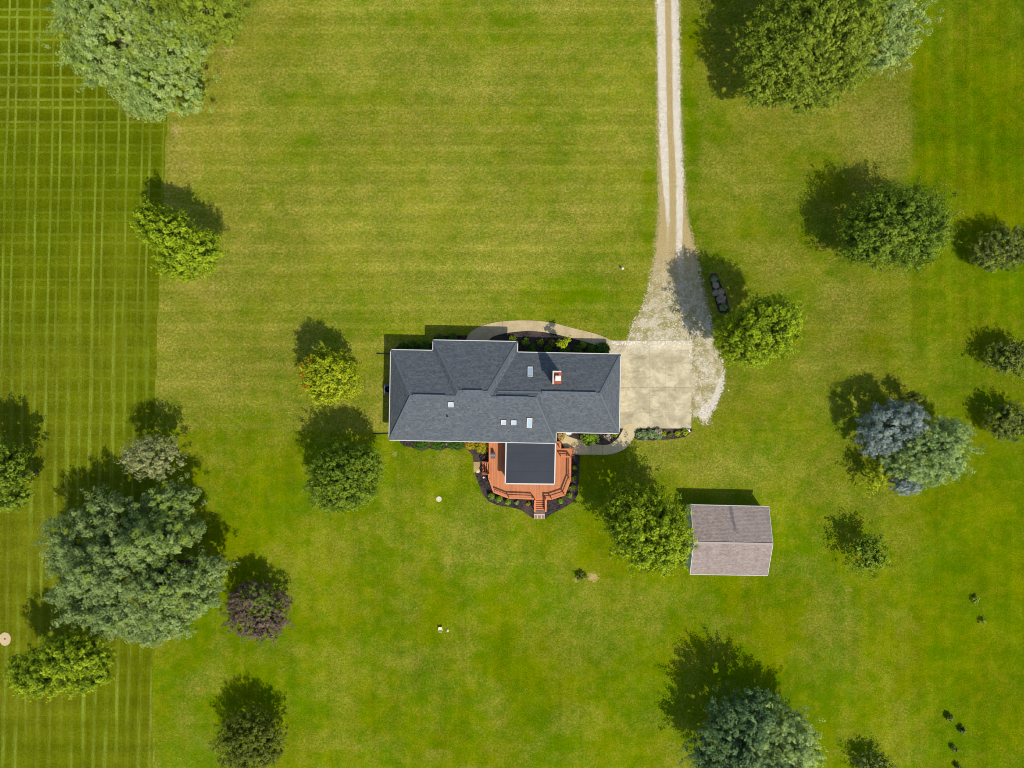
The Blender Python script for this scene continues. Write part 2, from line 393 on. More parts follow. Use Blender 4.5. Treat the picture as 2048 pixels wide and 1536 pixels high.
def make_drive():
    st = 4.0
    xs = np.arange(1240, 1470, st); ys = np.arange(-260, 872, st)
    X, Y = np.meshgrid(xs, ys); D = inside_dist(X, Y, DRV)
    # under the concrete pad there is no gravel: keep it clear of the slab
    lt = np.interp(Y, [0, 250, 350, 439, 520, 600, 640], [1321, 1326, 1331, 1336, 1335, 1335, 1340])
    rt = np.interp(Y, [0, 250, 350, 439, 500, 600, 700], [1350, 1354, 1360, 1359, 1358, 1370, 1400])
    wl = np.interp(Y, [0, 300, 420, 560, 620], [9.5, 9.0, 5.5, 5.0, 2]); wr = np.interp(Y, [0, 300, 450, 520, 620], [8.5, 8.5, 7.5, 9, 12])
    fl = np.interp(Y, [400, 460, 620], [1, 0.45, 0.1]); fr = np.interp(Y, [430, 520, 640], [1, 0.5, 0.35])
    T = np.maximum(fl*np.exp(-(np.abs(X-lt)/wl)**4), fr*np.exp(-(np.abs(X-rt)/wr)**4))
    # pale outer arc to the right of the slab
    seg = inside_dist(X, Y, [(1452,735),(1447,783),(1432,815),(1415,835),(1400,838),(1396,822),(1424,795),(1436,765)])
    T = np.maximum(T, sst(-6, 5, seg))
    T = np.maximum(T, 0.55*np.exp(-((X-1408)/16)**2-((Y-740)/50)**2)); T = np.maximum(T, 0.6*np.exp(-((X-1320)/60)**2-((Y-678)/8)**2))
    T = np.maximum(T, 0.45*np.exp(-((X-1300)/30)**2-((Y-640)/20)**2)); T = np.maximum(T, 0.5*np.exp(-((X-1420)/16)**2-((Y-650)/40)**2))
    sparse = np.clip(0.5*sst(1262, 1300, X)*0 + 0.9*np.exp(-((X-1428)/14)**2-((Y-848)/12)**2) + 0.75*sst(520, 620, Y)*np.exp(-(D/9)**2)*(Y < 700) + 0.45*(Y > 700)*(X > 1390)*np.exp(-(D/7)**2) + 0.7*sst(800, 845, Y), 0, 1.3)
    idx = np.arange(X.size).reshape(X.shape)
    keep = (np.maximum.reduce([D[:-1,:-1], D[1:,:-1], D[:-1,1:], D[1:,1:]]) > -8)
    q = np.stack([idx[:-1,:-1], idx[1:,:-1], idx[1:,1:], idx[:-1,1:]], -1)[keep]
    me = bpy.data.meshes.new('driveway')
    me.from_pydata([((x-1024)*PXM, (768-y)*PXM, 0.012) for x, y in zip(X.ravel(), Y.ravel())], [], [tuple(r) for r in q.tolist()])
    for nm, arr in (('d', D), ('track', T), ('sparse', sparse)):
        a = me.attributes.new(nm, 'FLOAT', 'POINT'); a.data.foreach_set('value', arr.ravel().astype(np.float32))
    bm = bmesh.new(); bm.from_mesh(me); bmesh.ops.delete(bm, geom=[v for v in bm.verts if not v.link_faces], context='VERTS')
    bm.normal_update()
    for f in bm.faces:
        if f.normal.z < 0: f.normal_flip()
    bm.to_mesh(me); bm.free()
    t = NT('gravel'); o = t.obj(); x, y, z = t.xyz(o)
    fine = t.noise(o, 7.5, 3, 0.8); mid = t.noise(o, 0.9, 4, 0.65); cell = t.voro(o, 8.5, 'Color'); cs = t.xyz(cell)[0]
    tr = t.attr('track')
    white = t.mix(cs, lin(192, 180, 158), lin(222, 212, 192))
    dirt = t.mix(t.ramp(fine, 0.35, 0.65), lin(150, 128, 70), lin(196, 174, 128))
    loose = t.ramp(y, 18.0, 8.0)     # open yard end of the drive: stones scattered in dirt and weeds
    yard = t.mix(t.ramp(t.add(mid, t.mul(fine, 0.5)), 0.62, 0.86), t.mix(t.ramp(fine, 0.4, 0.6), lin(184, 168, 132), lin(208, 196, 168)), lin(150, 140, 84))
    base = t.mix(loose, dirt, yard)
    wv = t.ramp(t.add(tr, t.add(t.mul(t.sub(fine, 0.5), 0.9), t.mul(t.sub(cs, 0.5), 0.3))), 0.3, 0.75)
    wv = t.math('MAXIMUM', wv, t.mul(t.ramp(cs, 0.72, 0.86), t.mul(loose, 0.62)))
    col = t.mix(wv, base, white)
    col = t.mix(t.mul(t.ramp(t.voro(o, 4.2, 'Distance'), 0.14, 0.04), t.mul(loose, 0.55)), col, lin(80, 74, 50))
    col = t.mix(t.mul(t.ramp(t.noise(t.map(o, loc=(9, 4, 0)), 4.5, 3, 0.8), 0.56, 0.66), t.mul(loose, 0.75)), col, lin(112, 104, 66))
    col = t.value(col, t.add(0.86, t.mul(fine, 0.3)))
    al = t.ramp(t.add(t.mul(t.attr('d'), 0.17), t.add(t.mul(t.sub(fine, 0.5), 3.8), t.add(t.mul(t.sub(mid, 0.5), 2.0), t.add(t.mul(t.attr('sparse'), -1.5), t.mul(t.sub(cs, 0.5), 1.8))))), -0.12, 0.12)
    m = t.principled(col, 0.95, t.bump(t.add(fine, cs), 0.9, 0.05), 0.1, alpha=al)
    o_ = link('driveway', me, m); tag(o_, 'white gravel drive running up to the concrete slab', kind='structure')
make_drive()

# ------------------------------------------------------------------ CONCRETE
def concrete(name, c0, c1, stain=0.5, joints=()):
    t = NT(name); o = t.obj(); x, y, z = t.xyz(o)
    a = t.noise(o, 0.55, 6, 0.72, 0.4); b = t.noise(o, 2.6, 4, 0.75); c = t.noise(o, 8.0, 2, 0.6)
    col = t.mix(t.ramp(t.add(t.mul(a, 0.7), t.mul(b, 0.3)), 0.38, 0.6), lin(*c0), lin(*c1))
    col = t.mix(t.mul(t.ramp(b, 0.5, 0.72), 0.4), col, lin(224, 206, 162))
    col = t.mix(t.mul(t.ramp(t.noise(t.map(o, (0.5, 1.6, 1), (7, 3, 0)), 0.8, 4, 0.7), 0.5, 0.7), stain), col, lin(146, 134, 104))
    if name == 'slab_concrete':
        dust = t.mul(t.ramp(t.add(t.mul(c, 0.6), b), 0.74, 0.98), t.math('MAXIMUM', t.ramp(y, Y_(712), Y_(684)), t.mul(t.ramp(x, X_(1368), X_(1383)), t.ramp(y, Y_(760), Y_(710)))))
        col = t.mix(dust, col, lin(228, 218, 202))
    for ax, pos, w, k in joints:
        cc = x if ax == 'x' else y
        wob = t.mul(t.sub(t.noise(o, 0.8, 3), 0.5), 0.12)
        d = t.math('ABSOLUTE', t.sub(t.add(cc, wob), pos))
        col = t.mix(t.mul(t.ramp(d, w, w*2.0, 1.0, 0.0), k), col, lin(98, 86, 66))
    col = t.value(col, t.add(0.9, t.mul(c, 0.2)))
    return t.principled(col, 0.9, t.bump(c, 0.3, 0.01), 0.15)
def X_(px): return (px-1024)*PXM
def Y_(py): return (768-py)*PXM
M_PAD = concrete('slab_concrete', (206, 192, 156), (166, 154, 123), 0.7, [('y', Y_(775.3), 0.02, 0.45), ('x', X_(1299), 0.02, 0.18), ('x', X_(1331), 0.015, 0.2), ('y', Y_(716), 0.015, 0.25), ('x', X_(1272), 0.015, 0.18), ('y', Y_(825), 0.012, 0.22)])
M_WALK = concrete('walk_concrete', (192, 172, 132), (172, 152, 114), 0.3, [('x', X_(1005), 0.02, 0.4), ('x', X_(1054), 0.02, 0.35), ('x', X_(1182), 0.02, 0.5), ('x', X_(1130), 0.02, 0.3), ('x', X_(1206), 0.02, 0.4)])
tri_slab('concrete_slab', [(1218,681.2),(1384.6,681),(1383,770),(1382.2,856.7),(1218,856.7)], -0.05, 0.05, M_PAD, label='square concrete parking slab beside the garage end')
nw_out = smooth_poly([(931,700),(932,680),(944,662),(968,650.5),(1003,643),(1054,640.8),(1100,644.8),(1141,655),(1194.5,668.7),(1224,681.2)], 4, False)
nw_in = smooth_poly([(1224,705),(1194,691),(1146,677),(1108,667.5),(1076,663),(1051,662),(1013,666),(985,673.5),(977.5,682),(975,700)], 4, False)
tri_slab('front_walk', nw_out + nw_in, -0.04, 0.045, M_WALK, label='curved concrete walk along the top of the house')
sw_out = smooth_poly([(1116,850),(1117,866),(1127,892),(1143,907.3),(1185,909),(1220,908.5),(1248.4,898),(1265,880),(1272.5,860),(1271.5,850),(1260,847.5),(1248,850)], 4, False)
sw_in = smooth_poly([(1247,856),(1241,868),(1232.4,879),(1218,888.5),(1199,889.5),(1164,881.3),(1140,874),(1131,868),(1128,850)], 4, False)
M_WALK2 = concrete('side_walk_concrete', (204, 186, 144), (188, 170, 128), 0.2, [('y', Y_(896), 0.02, 0.0), ('x', X_(1182), 0.02, 0.5), ('x', X_(1205), 0.02, 0.5)])
tri_slab('side_walk', sw_out + sw_in, -0.04, 0.056, M_WALK2, label='curved concrete walk from the deck to the slab')

# ------------------------------------------------------------------ MULCH
def mulch_mat():
    t = NT('mulch'); o = t.obj(); a = t.noise(o, 4.0, 4, 0.75); b = t.noise(o, 0.5, 2); c = t.voro(o, 9.0, 'Color')
    col = t.mix(t.ramp(t.add(t.mul(a, 0.7), t.mul(t.xyz(c)[0], 0.3)), 0.35, 0.7), lin(38, 34, 34), lin(76, 66, 62))
    col = t.mix(t.ramp(b, 0.45, 0.7), col, lin(82, 68, 62))
    return t.principled(col, 0.95, t.bump(a, 1.0, 0.06), 0.1)
M_MULCH = mulch_mat()
def bed(name, pix, label, seed=0, n=4):
    return tri_slab(name, smooth_poly(pix, n), -0.03, 0.028, M_MULCH, 0.35, label, seed=seed)
tri_slab('mulch_bed', [(782,718),(787,699),(797,692),(864,686),(868,674),(900,671),(934,671),(934,718)], -0.03, 0.03, M_MULCH, 0.3, 'mulch bed in shade left of the front walk', seed=1)
tri_slab('mulch_bed', [(974,700),(977.5,682),(985,673.5),(1013,666),(1051,662),(1076,663),(1108,667.5),(1146,677),(1194,691),(1224,705),(1226,722),(974,722)], -0.03, 0.03, M_MULCH, 0.0, 'mulch bed between the front walk and the house', seed=2)
tri_slab('mulch_bed', [(1128,850),(1131,868),(1140,874),(1164,881.3),(1199,889.5),(1218,888.5),(1232.4,879),(1241,868),(1248,856),(1234,850)], -0.03, 0.03, M_MULCH, 0.0, 'mulch bed inside the curved side walk', seed=3)
bed('mulch_bed', [(1271,857),(1266,870),(1271,877.5),(1282,880.6),(1306,880.8),(1345,878),(1369,874),(1379,867),(1382,856.8),(1340,855),(1300,855)], 'mulch bed along the lower edge of the slab', 4)
tri_slab('mulch_bed', [(927,870),(927,895),(939,902.5),(946,912),(947,923.6),(947.7,944),(951.6,952.5),(959.4,972.8),(965.6,988.4),(978,1002.5),(993.8,1010.3),(1022,1015),(1040.6,1019.7),(1056,1029),(1067,1037),(1090,1037.6),(1103,1027.5),(1131,1013.4),(1148.4,1002.5),(1155.5,988.4),(1157.8,949.4),(1160,908),(1144,906),(1126,890),(1118,870)], -0.03, 0.03, M_MULCH, 0.4, 'dark mulch bed curving round the deck', seed=5)
tri_slab('mulch_bed', [(796,872),(801,886),(809,892.5),(822,893.5),(830,898),(845,901.5),(858,896.5),(870,899),(882,901.5),(893,895.5),(905,897.5),(915,901),(927,896),(927,872)], -0.03, 0.03, M_MULCH, 0.3, 'scalloped mulch bed under the lower eave', seed=6)
pill = [(1400+x/15.36, 540+y/15.36) for x, y in ((280,220),(330,120),(400,95),(490,115),(550,200),(640,440),(770,700),(880,1060),(900,1250),(760,1330),(590,1290),(490,1010),(385,640),(310,380))]
bed('mulch_bed', pill, 'narrow pill shaped mulch bed beside the drive', 7)

# ------------------------------------------------------------------ FOLIAGE
def leaf_mat(name, ca, cb, cc=None, trans=0.3, gloss=0.012):
    """ca..cb by the leaf's own random tint; cc = accent picked on some twigs"""
    t = NT(name); v = t.attr('tint'); w = t.attr('accent')
    col = t.mix(v, lin(*ca), lin(*cb))
    if cc: col = t.mix(w, col, lin(*cc))
    d = t.n('ShaderNodeBsdfDiffuse'); t.put(d.inputs[0], col)
    tr = t.n('ShaderNodeBsdfTranslucent'); t.put(tr.inputs[0], t.value(col, 1.1))
    mx = t.n('ShaderNodeMixShader'); mx.inputs[0].default_value = trans
    t.t.links.new(d.outputs[0], mx.inputs[1]); t.t.links.new(tr.outputs[0], mx.inputs[2])
    g = t.n('ShaderNodeBsdfGlossy'); g.inputs['Roughness'].default_value = 0.6; g.inputs[0].default_value = (1, 1, 1, 1)
    m2 = t.n('ShaderNodeMixShader'); m2.inputs[0].default_value = gloss
    t.t.links.new(mx.outputs[0], m2.inputs[1]); t.t.links.new(g.outputs[0], m2.inputs[2])
    t.t.links.new(m2.outputs[0], t.out.inputs[0]); return t.m

LEAF = {
 'maple':   leaf_mat('leaf_maple', (64, 96, 0), (170, 188, 20)),
 'yellow':  leaf_mat('leaf_yellow', (104, 124, 2), (186, 194, 22), (226, 146, 34)),
 'deep':    leaf_mat('leaf_deep', (60, 92, 4), (144, 164, 34)),
 'dark':    leaf_mat('leaf_dark', (52, 82, 6), (134, 156, 34)),
 'silver':  leaf_mat('leaf_silver', (104, 132, 46), (182, 198, 112), (150, 168, 40)),
 'silver2': leaf_mat('leaf_silver2', (84, 112, 46), (164, 180, 104), (148, 168, 54)),
 'lime':    leaf_mat('leaf_lime', (84, 110, 10), (156, 170, 42)),
 'grey':    leaf_mat('leaf_grey', (108, 116, 60), (180, 180, 116)),
 'purple':  leaf_mat('leaf_purple', (64, 50, 42), (142, 118, 100), (112, 140, 10)),
 'olive':   leaf_mat('leaf_olive', (66, 80, 12), (130, 138, 36)),
 'umber':   leaf_mat('leaf_umber', (62, 78, 22), (124, 136, 52), (152, 164, 50)),
 'spruce':  leaf_mat('leaf_spruce', (78, 94, 86), (160, 174, 162), None, 0.12),
 'pine':    leaf_mat('leaf_pine', (76, 106, 46), (156, 178, 104), (172, 190, 100), 0.2),
 'pinedark': leaf_mat('leaf_pinedark', (50, 82, 44), (116, 144, 84), (172, 188, 100), 0.2),
 'box':     leaf_mat('leaf_box', (72, 106, 16), (146, 176, 40)),
 'holly':   leaf_mat('leaf_holly', (36, 68, 10), (88, 124, 26)),
 'flame':   leaf_mat('leaf_flame', (130, 136, 12), (186, 176, 24), (216, 128, 26)),
 'brown':   leaf_mat('leaf_brown', (140, 128, 104), (204, 188, 164)),
 'sage':    leaf_mat('leaf_sage', (92, 118, 66), (158, 176, 110)),
 'straw':   leaf_mat('leaf_straw', (150, 128, 70), (206, 180, 112)),
}
M_BARK = simple('bark', (92, 78, 62), 0.95, 0.3, 4.0, bump=0.8)

def bumpfield(d, rng, n, amp, sharp):
    """lumpy radius factor for directions d (N,3)"""
    c = rng.normal(size=(n, 3)); c[:, 2] = np.abs(c[:, 2])*0.9 - 0.2; c /= np.linalg.norm(c, axis=1)[:, None]
    dots = d @ c.T
    m = dots.max(axis=1)
    return 1 + amp * (np.exp((m - 1) * sharp) * 2 - 1)

def foliage_mesh(name, lobes, leaf, tuft, per, dens, rng, bump=0.12, nb=40, sharp=22, up=0.5, low=-0.35, elong=1.5, accent=0.0, accent_blob=None, inner=0.5, splay=0.75, ragged=0.12):
    """lobes: (cx,cy,cz,rx,ry,rz) in world; leaf = leaf size; tuft = tuft radius; per = leaves per tuft; dens = tufts per tuft area"""
    V = []; TI = []; AC = []
    C = np.array(lobes)
    for li, (cx, cy, cz, rx, ry, rz) in enumerate(lobes):
        area = 4 * math.pi * ((rx*ry)**1.6/3 + (rx*rz)**1.6/3 + (ry*rz)**1.6/3)**(1/1.6) * (1 - low) / 2
        N = max(6, int(area / (math.pi * tuft * tuft) * dens))
        Ni = int(N * inner)
        z = rng.uniform(low, 1.0, N + Ni); ph = rng.uniform(0, 2*math.pi, N + Ni); s = np.sqrt(np.maximum(0, 1 - z*z))
        d = np.stack([s*np.cos(ph), s*np.sin(ph), z], 1)
        bf = bumpfield(d, rng, nb, bump, sharp)
        rr = bf * (1 + rng.normal(size=N + Ni) * ragged * 0.5)
        rr[N:] *= rng.uniform(0.45, 0.88, Ni)
        R3 = np.array([rx, ry, rz])
        c = np.array([cx, cy, cz]) + d * R3 * rr[:, None]
        keep = c[:, 2] > 0.06
        for lj, (ox, oy, oz, ax, ay, az) in enumerate(lobes):      # drop tufts buried deep in another lobe
            if lj == li: continue
            q = (c - np.array([ox, oy, oz])) / np.array([ax, ay, az])
            keep &= (q*q).sum(1) > 0.55
        isin = np.where(np.arange(N + Ni) >= N, 1.6, 1.0)[keep]; c = c[keep]; d = d[keep]; n = len(c)
        if n == 0: continue
        axis = d / R3; axis /= np.linalg.norm(axis, axis=1)[:, None]
        axis = axis + np.array([0, 0, up]) + rng.normal(size=(n, 3)) * 0.25; axis /= np.linalg.norm(axis, axis=1)[:, None]
        ttint = rng.uniform(0, 1, n); tacc = (rng.uniform(0, 1, n) < accent).astype(float)
        if accent_blob is not None:
            for bx, by, bz, br, ba in accent_blob:
                dd = np.linalg.norm(c - np.array([bx, by, bz]), axis=1)
                tacc = np.maximum(tacc, (rng.uniform(0, 1, n) < ba * np.exp(-(dd/br)**2)).astype(float))
        sz = rng.uniform(0.7, 1.25, n)
        q = rng.normal(size=(n, per, 3)); q /= np.linalg.norm(q, axis=2)[:, :, None]
        q *= (rng.uniform(0, 1, (n, per, 1)) ** 0.45) * tuft * sz[:, None, None]
        along = (q * axis[:, None, :]).sum(2, keepdims=True)
        q = q + axis[:, None, :] * along * (elong - 1)
        pos = c[:, None, :] + q
        nor = axis[:, None, :] * splay + q / tuft * 0.8 + rng.normal(size=(n, per, 3)) * 0.38 + np.array([0, 0, 0.28])
        nor /= np.linalg.norm(nor, axis=2)[:, :, None]
        pos = pos.reshape(-1, 3); nor = nor.reshape(-1, 3); M = len(pos)
        rv = rng.normal(size=(M, 3)); a = np.cross(nor, rv); a /= np.linalg.norm(a, axis=1)[:, None]; b = np.cross(nor, a)
        ls = leaf * rng.uniform(0.6, 1.3, M)[:, None] * np.repeat(isin, per)[:, None]
        w = 0.62
        quad = np.stack([pos - a*ls*0.5, pos + b*ls*w*0.5 - a*ls*0.05, pos + a*ls*0.5 - nor*ls*0.12, pos - b*ls*w*0.5 - a*ls*0.05], 1)
        V.append(quad.reshape(-1, 3))
        tip = (q.reshape(-1, 3) * np.repeat(axis, per, 0)).sum(1) / tuft
        ti = np.clip(np.repeat(ttint, per) * 0.5 + rng.uniform(0, 1, M) * 0.18 + 0.14 + 0.28 * tip, 0, 1)
        TI.append(np.repeat(ti, 4)); AC.append(np.repeat(np.repeat(tacc, per) * rng.uniform(0.5, 1, M), 4))
    V = np.concatenate(V).astype(np.float32); TI = np.concatenate(TI).astype(np.float32); AC = np.concatenate(AC).astype(np.float32)
    nq = len(V) // 4
    me = bpy.data.meshes.new(name)
    me.vertices.add(len(V)); me.vertices.foreach_set('co', V.ravel())
    me.loops.add(nq*4); me.loops.foreach_set('vertex_index', np.arange(nq*4, dtype=np.int32))
    me.polygons.add(nq); me.polygons.foreach_set('loop_start', np.arange(0, nq*4, 4, dtype=np.int32))
    me.update()
    for nm, arr in (('tint', TI), ('accent', AC)):
        a = me.attributes.new(nm, 'FLOAT', 'POINT'); a.data.foreach_set('value', arr)
    return me
NLEAF = 0
def lobes_world(lobes, shrink=0.0):
    out = []
    for px, py, rx, ry, hc, rz in lobes:
        s = PXM * (H - hc) / H; c = P(px, py, hc)
        k = shrink; out.append((c.x, c.y, hc, max(rx*s-k, rx*s*0.6), max(ry*s-k, ry*s*0.6), max(rz-k, rz*0.6)))
    return out

KIND = {  # leaf, tuft, per, dens, kwargs
 'maple':  dict(leaf=0.21, tuft=0.32, per=30, dens=0.9, bump=0.13, nb=60, sharp=40, elong=1.9, up=0.35, ragged=0.2, inner=0.9),
 'fine':   dict(leaf=0.17, tuft=0.27, per=26, dens=0.9, bump=0.12, nb=60, sharp=45, elong=1.6, up=0.4, ragged=0.16, inner=0.9),
 'silver': dict(leaf=0.19, tuft=0.40, per=44, dens=1.1, bump=0.26, nb=36, sharp=24, elong=1.4, up=0.6, inner=0.5, ragged=0.2),
 'radial': dict(leaf=0.19, tuft=0.32, per=28, dens=1.0, bump=0.12, nb=70, sharp=50, elong=2.6, up=0.2, ragged=0.22, inner=0.9),
 'spruce': dict(leaf=0.15, tuft=0.40, per=60, dens=0.66, bump=0.10, nb=60, sharp=60, elong=1.2, up=0.3, ragged=0.08, inner=0.8),
 'sparse': dict(leaf=0.20, tuft=0.28, per=14, dens=0.5, bump=0.18, nb=20, sharp=20, elong=2.2, up=0.5, ragged=0.35, inner=0.8),
}
def tree(name, lobes, kind, mat, label, group=None, seed=0, base=None, trunk_r=0.22, cat='tree', accent=0.0, blobs=None, **over):
    global NLEAF
    rng = np.random.RandomState(seed + 77)
    L = lobes_world(lobes, KIND[kind]['tuft']*0.9)
    w = [l[3]*l[4] for l in L]
    bx = sum(l[0]*k for l, k in zip(L, w))/sum(w); by = sum(l[1]*k for l, k in zip(L, w))/sum(w)
    if base: b = P(*base); bx, by = b.x, b.y
    root = empty(name, (bx, by, 0)); tag(root, label, cat, group)
    kw = dict(KIND[kind]); kw.update(over)
    ab = None
    if blobs: ab = [(P(x, y, z).x, P(x, y, z).y, z, r, a) for x, y, z, r, a in blobs]
    me = foliage_mesh('crown', L, rng=rng, accent=accent, accent_blob=ab, **kw)
    NLEAF += len(me.polygons)
    link('crown', me, LEAF[mat], root)
    mb = MB(); r = random.Random(seed)
    top = max(l[2] for l in L); zc = sum(l[2]*k for l, k in zip(L, w))/sum(w)
    mb.tube([(bx, by, -0.1), (bx, by, 0.4), (bx + 0.05, by, zc*0.5), (bx, by + 0.05, zc)], [trunk_r*1.4, trunk_r, trunk_r*0.8, trunk_r*0.5], 8)
    for l in L:
        for k in range(4):
            a = k*math.pi/2 + r.uniform(-0.5, 0.5); z0 = zc*r.uniform(0.35, 0.7)
            e = (l[0] + math.cos(a)*l[3]*0.65, l[1] + math.sin(a)*l[4]*0.65, l[2] + l[5]*r.uniform(-0.1, 0.5))
            m_ = tuple((p+q)/2 + r.uniform(-0.2, 0.2) for p, q in zip((bx, by, z0), e))
            mb.tube([(bx, by, z0), m_, e], [trunk_r*0.45, trunk_r*0.3, trunk_r*0.12], 5)
    mb.build('trunk', M_BARK, root, smooth=True)
    return root

GT = 'trees standing on the open lawn'
# two big crowns at the top left corner
tree('maple_tree', [(232,40,105,105,7.5,5.0),(188,10,62,76,7,4.5),(330,175,80,62,6.5,4.2),(352,100,62,60,7.5,4.5),(235,130,78,60,6.5,4.2),(300,212,46,30,5.0,3.0)], 'silver', 'silver', 'big silvery green tree crown cut by the upper left corner edge', GT, 1, trunk_r=0.45, accent=0.10, blobs=[(330,60,9,5,0.6)])
tree('maple_tree', [(415,25,68,62,8,4.6),(370,-25,80,60,8,4.6),(440,65,34,24,6,3)], 'silver', 'lime', 'yellowish green crown touching the silvery tree at the top edge', GT, 2, trunk_r=0.35)
tree('maple_tree', [(312,446,42,38,7.0,3.2),(350,470,52,44,7.6,3.8),(405,500,44,40,7.0,3.2),(372,520,56,42,6.0,3.4)], 'maple', 'maple', 'bright green tree straddling the striped field and dry lawn boundary', GT, 3, accent=0)
tree('ornamental_tree', [(660,757,58,50,4.6,3.4),(650,735,40,34,5.4,3.0)], 'maple', 'yellow', 'small yellow green tree with orange leaves left of the house', GT, 4, blobs=[(608,742,5,1.3,0.9),(640,752,5,1.0,0.35),(625,768,5,1.2,0.35)], trunk_r=0.16)
tree('maple_tree', [(690,955,72,66,5.4,4.6),(665,985,44,38,4.4,3.2),(728,930,38,42,5.4,3.4)], 'fine', 'deep', 'round dark green tree below the orange tinged tree', GT, 5)
tree('ornamental_tree', [(306,912,60,44,5.6,2.6)], 'fine', 'grey', 'pale grey green round tree crown above the biggest lower left tree', GT, 6, trunk_r=0.16, tuft=0.34)
tree('maple_tree', [(165,1085,68,58,6.0,3.6),(235,1030,74,52,5.2,3.4),(348,1006,52,48,4.9,2.8),(318,1072,66,44,7.0,4.4),(225,1125,80,62,7.6,4.6),(420,1138,40,34,5.2,2.8),(330,1168,70,50,7.2,4.2),(176,1186,58,56,5.8,3.8),(262,1212,84,58,6.6,4.2),(350,1222,58,42,5.4,3.2),(306,1262,58,28,4.2,2.6),(400,1185,46,42,5.2,3.2),(384,1062,28,24,4.6,2.6),(140,1112,42,38,5.2,3.0)], 'silver', 'silver2', 'largest silvery green tree at the lower left', GT, 7, trunk_r=0.5, accent=0.06, blobs=[(330,1030,9,4,0.7),(370,1180,8,4,0.3)])
tree('maple_tree', [(150,1305,66,42,7.6,3.6),(88,1338,66,44,5.8,3.4),(170,1345,52,36,5.6,3.2)], 'maple', 'maple', 'bright green tree at the lower left edge of the largest tree', GT, 8)
tree('plum_tree', [(515,1225,64,58,2.8,2.6),(505,1195,42,30,3.4,2.0)], 'fine', 'purple', 'dark purple leaved tree with green tufts on its crown', GT, 9, trunk_r=0.14, accent=0.05, blobs=[(522,1190,5.2,1.7,1.0),(500,1172,4.5,1.0,0.8),(530,1215,5,1.2,0.8)])
tree('ornamental_tree', [(502,1480,70,62,3.2,2.9)], 'fine', 'olive', 'dark olive round tree at the bottom left of the lawn', GT, 10, trunk_r=0.14, leaf=0.15, tuft=0.25, per=24, dens=1.0)
tree('maple_tree', [(0,935,52,50,6.6,4.0),(5,985,52,38,4.8,3.0)], 'maple', 'deep', 'dark green tree cut by the left edge of the picture', GT, 11)
tree('maple_tree', [(1630,60,110,100,8.0,6.0),(1560,110,76,74,6.6,4.6),(1640,150,80,66,6.2,4.4),(1520,170,40,46,5.0,3.2),(1700,40,60,80,7.4,4.8),(1600,190,60,36,5.0,3.0)], 'fine', 'lime', 'wide yellow green tree at the top beside the drive', GT, 12, trunk_r=0.45, leaf=0.2, tuft=0.34, bump=0.18, nb=36)
tree('maple_tree', [(1775,40,62,80,6.6,4.4),(1745,100,54,52,5.6,3.6)], 'silver', 'silver', 'silvery green crown on the right flank of the wide top tree', GT, 13, trunk_r=0.3)
tree('maple_tree', [(1795,450,92,80,5.4,4.6),(1745,480,64,62,4.6,3.8),(1820,480,60,56,4.6,3.8)], 'radial', 'dark', 'large dark green tree in the right hand lawn', GT, 14, trunk_r=0.3)
tree('maple_tree', [(1522,655,62,58,9.4,4.6),(1500,680,66,54,6.2,4.4),(1548,640,48,48,7.4,4.2)], 'maple', 'maple', 'bright green tree beside the drive and pill shaped bed', GT, 15, trunk_r=0.28)
tree('maple_tree', [(1290,1055,80,78,6.6,5.2),(1260,1030,56,56,6.2,4.2),(1325,1080,56,58,5.6,4.2)], 'maple', 'maple', 'bright green tree against the left end of the shed', GT, 16, trunk_r=0.28)
# cluster on the right
GC = 'mixed evergreens in the right hand clump'
tree('blue_spruce', [(1778,850,60,52,3.8,3.6),(1815,838,38,40,4.6,2.8),(1750,880,40,40,3.2,2.6)], 'spruce', 'spruce', 'larger blue spruce in the right hand clump', GC, 17, trunk_r=0.18)
tree('pine_tree', [(1868,900,64,60,4.2,3.6),(1836,922,56,42,3.6,3.0),(1898,868,36,32,3.4,2.4),(1800,922,40,30,3.0,2.4)], 'silver', 'pine', 'pale green pine between the two blue spruces', GC, 18, trunk_r=0.22, accent=0.35, leaf=0.17, tuft=0.34, elong=1.9)
tree('blue_spruce', [(1808,970,36,23,2.8,2.0)], 'spruce', 'spruce', 'smaller blue spruce at the lower tip of the right hand clump', GC, 19, trunk_r=0.1, leaf=0.15, tuft=0.3)
tree('young_tree', [(1746,955,26,34,2.2,1.8)], 'sparse', 'yellow', 'thin yellow green sapling at the lower left of the spruce clump', GC, 20, trunk_r=0.07, dens=0.6)
tree('young_tree', [(1825,798,22,18,2.4,1.6)], 'sparse', 'olive', 'thin olive sapling above the blue spruce', GC, 21, trunk_r=0.06, dens=0.9)
GS = 'dark shrubs down the right edge'
tree('bush', [(2008,495,60,46,2.4,2.2),(1976,508,34,36,2.0,1.8)], 'fine', 'umber', 'largest dark bush, uppermost on the right edge', GS, 22, trunk_r=0.1, cat='bush', accent=0.25)
tree('bush', [(2022,714,49,38,2.1,2.0)], 'fine', 'umber', 'loose grey green bush, middle one on the right edge', GS, 23, trunk_r=0.08, cat='bush', accent=0.3, ragged=0.25)
tree('bush', [(2018,844,48,41,2.1,2.0)], 'fine', 'umber', 'brownish dark bush, lowest of three on the right edge', GS, 24, trunk_r=0.08, cat='bush', accent=0.3)
tree('young_tree', [(1732,1106,42,44,2.4,2.2)], 'sparse', 'deep', 'thin half bare young tree right of the shed', None, 25, trunk_r=0.07, accent=0, dens=0.85, leaf=0.2)
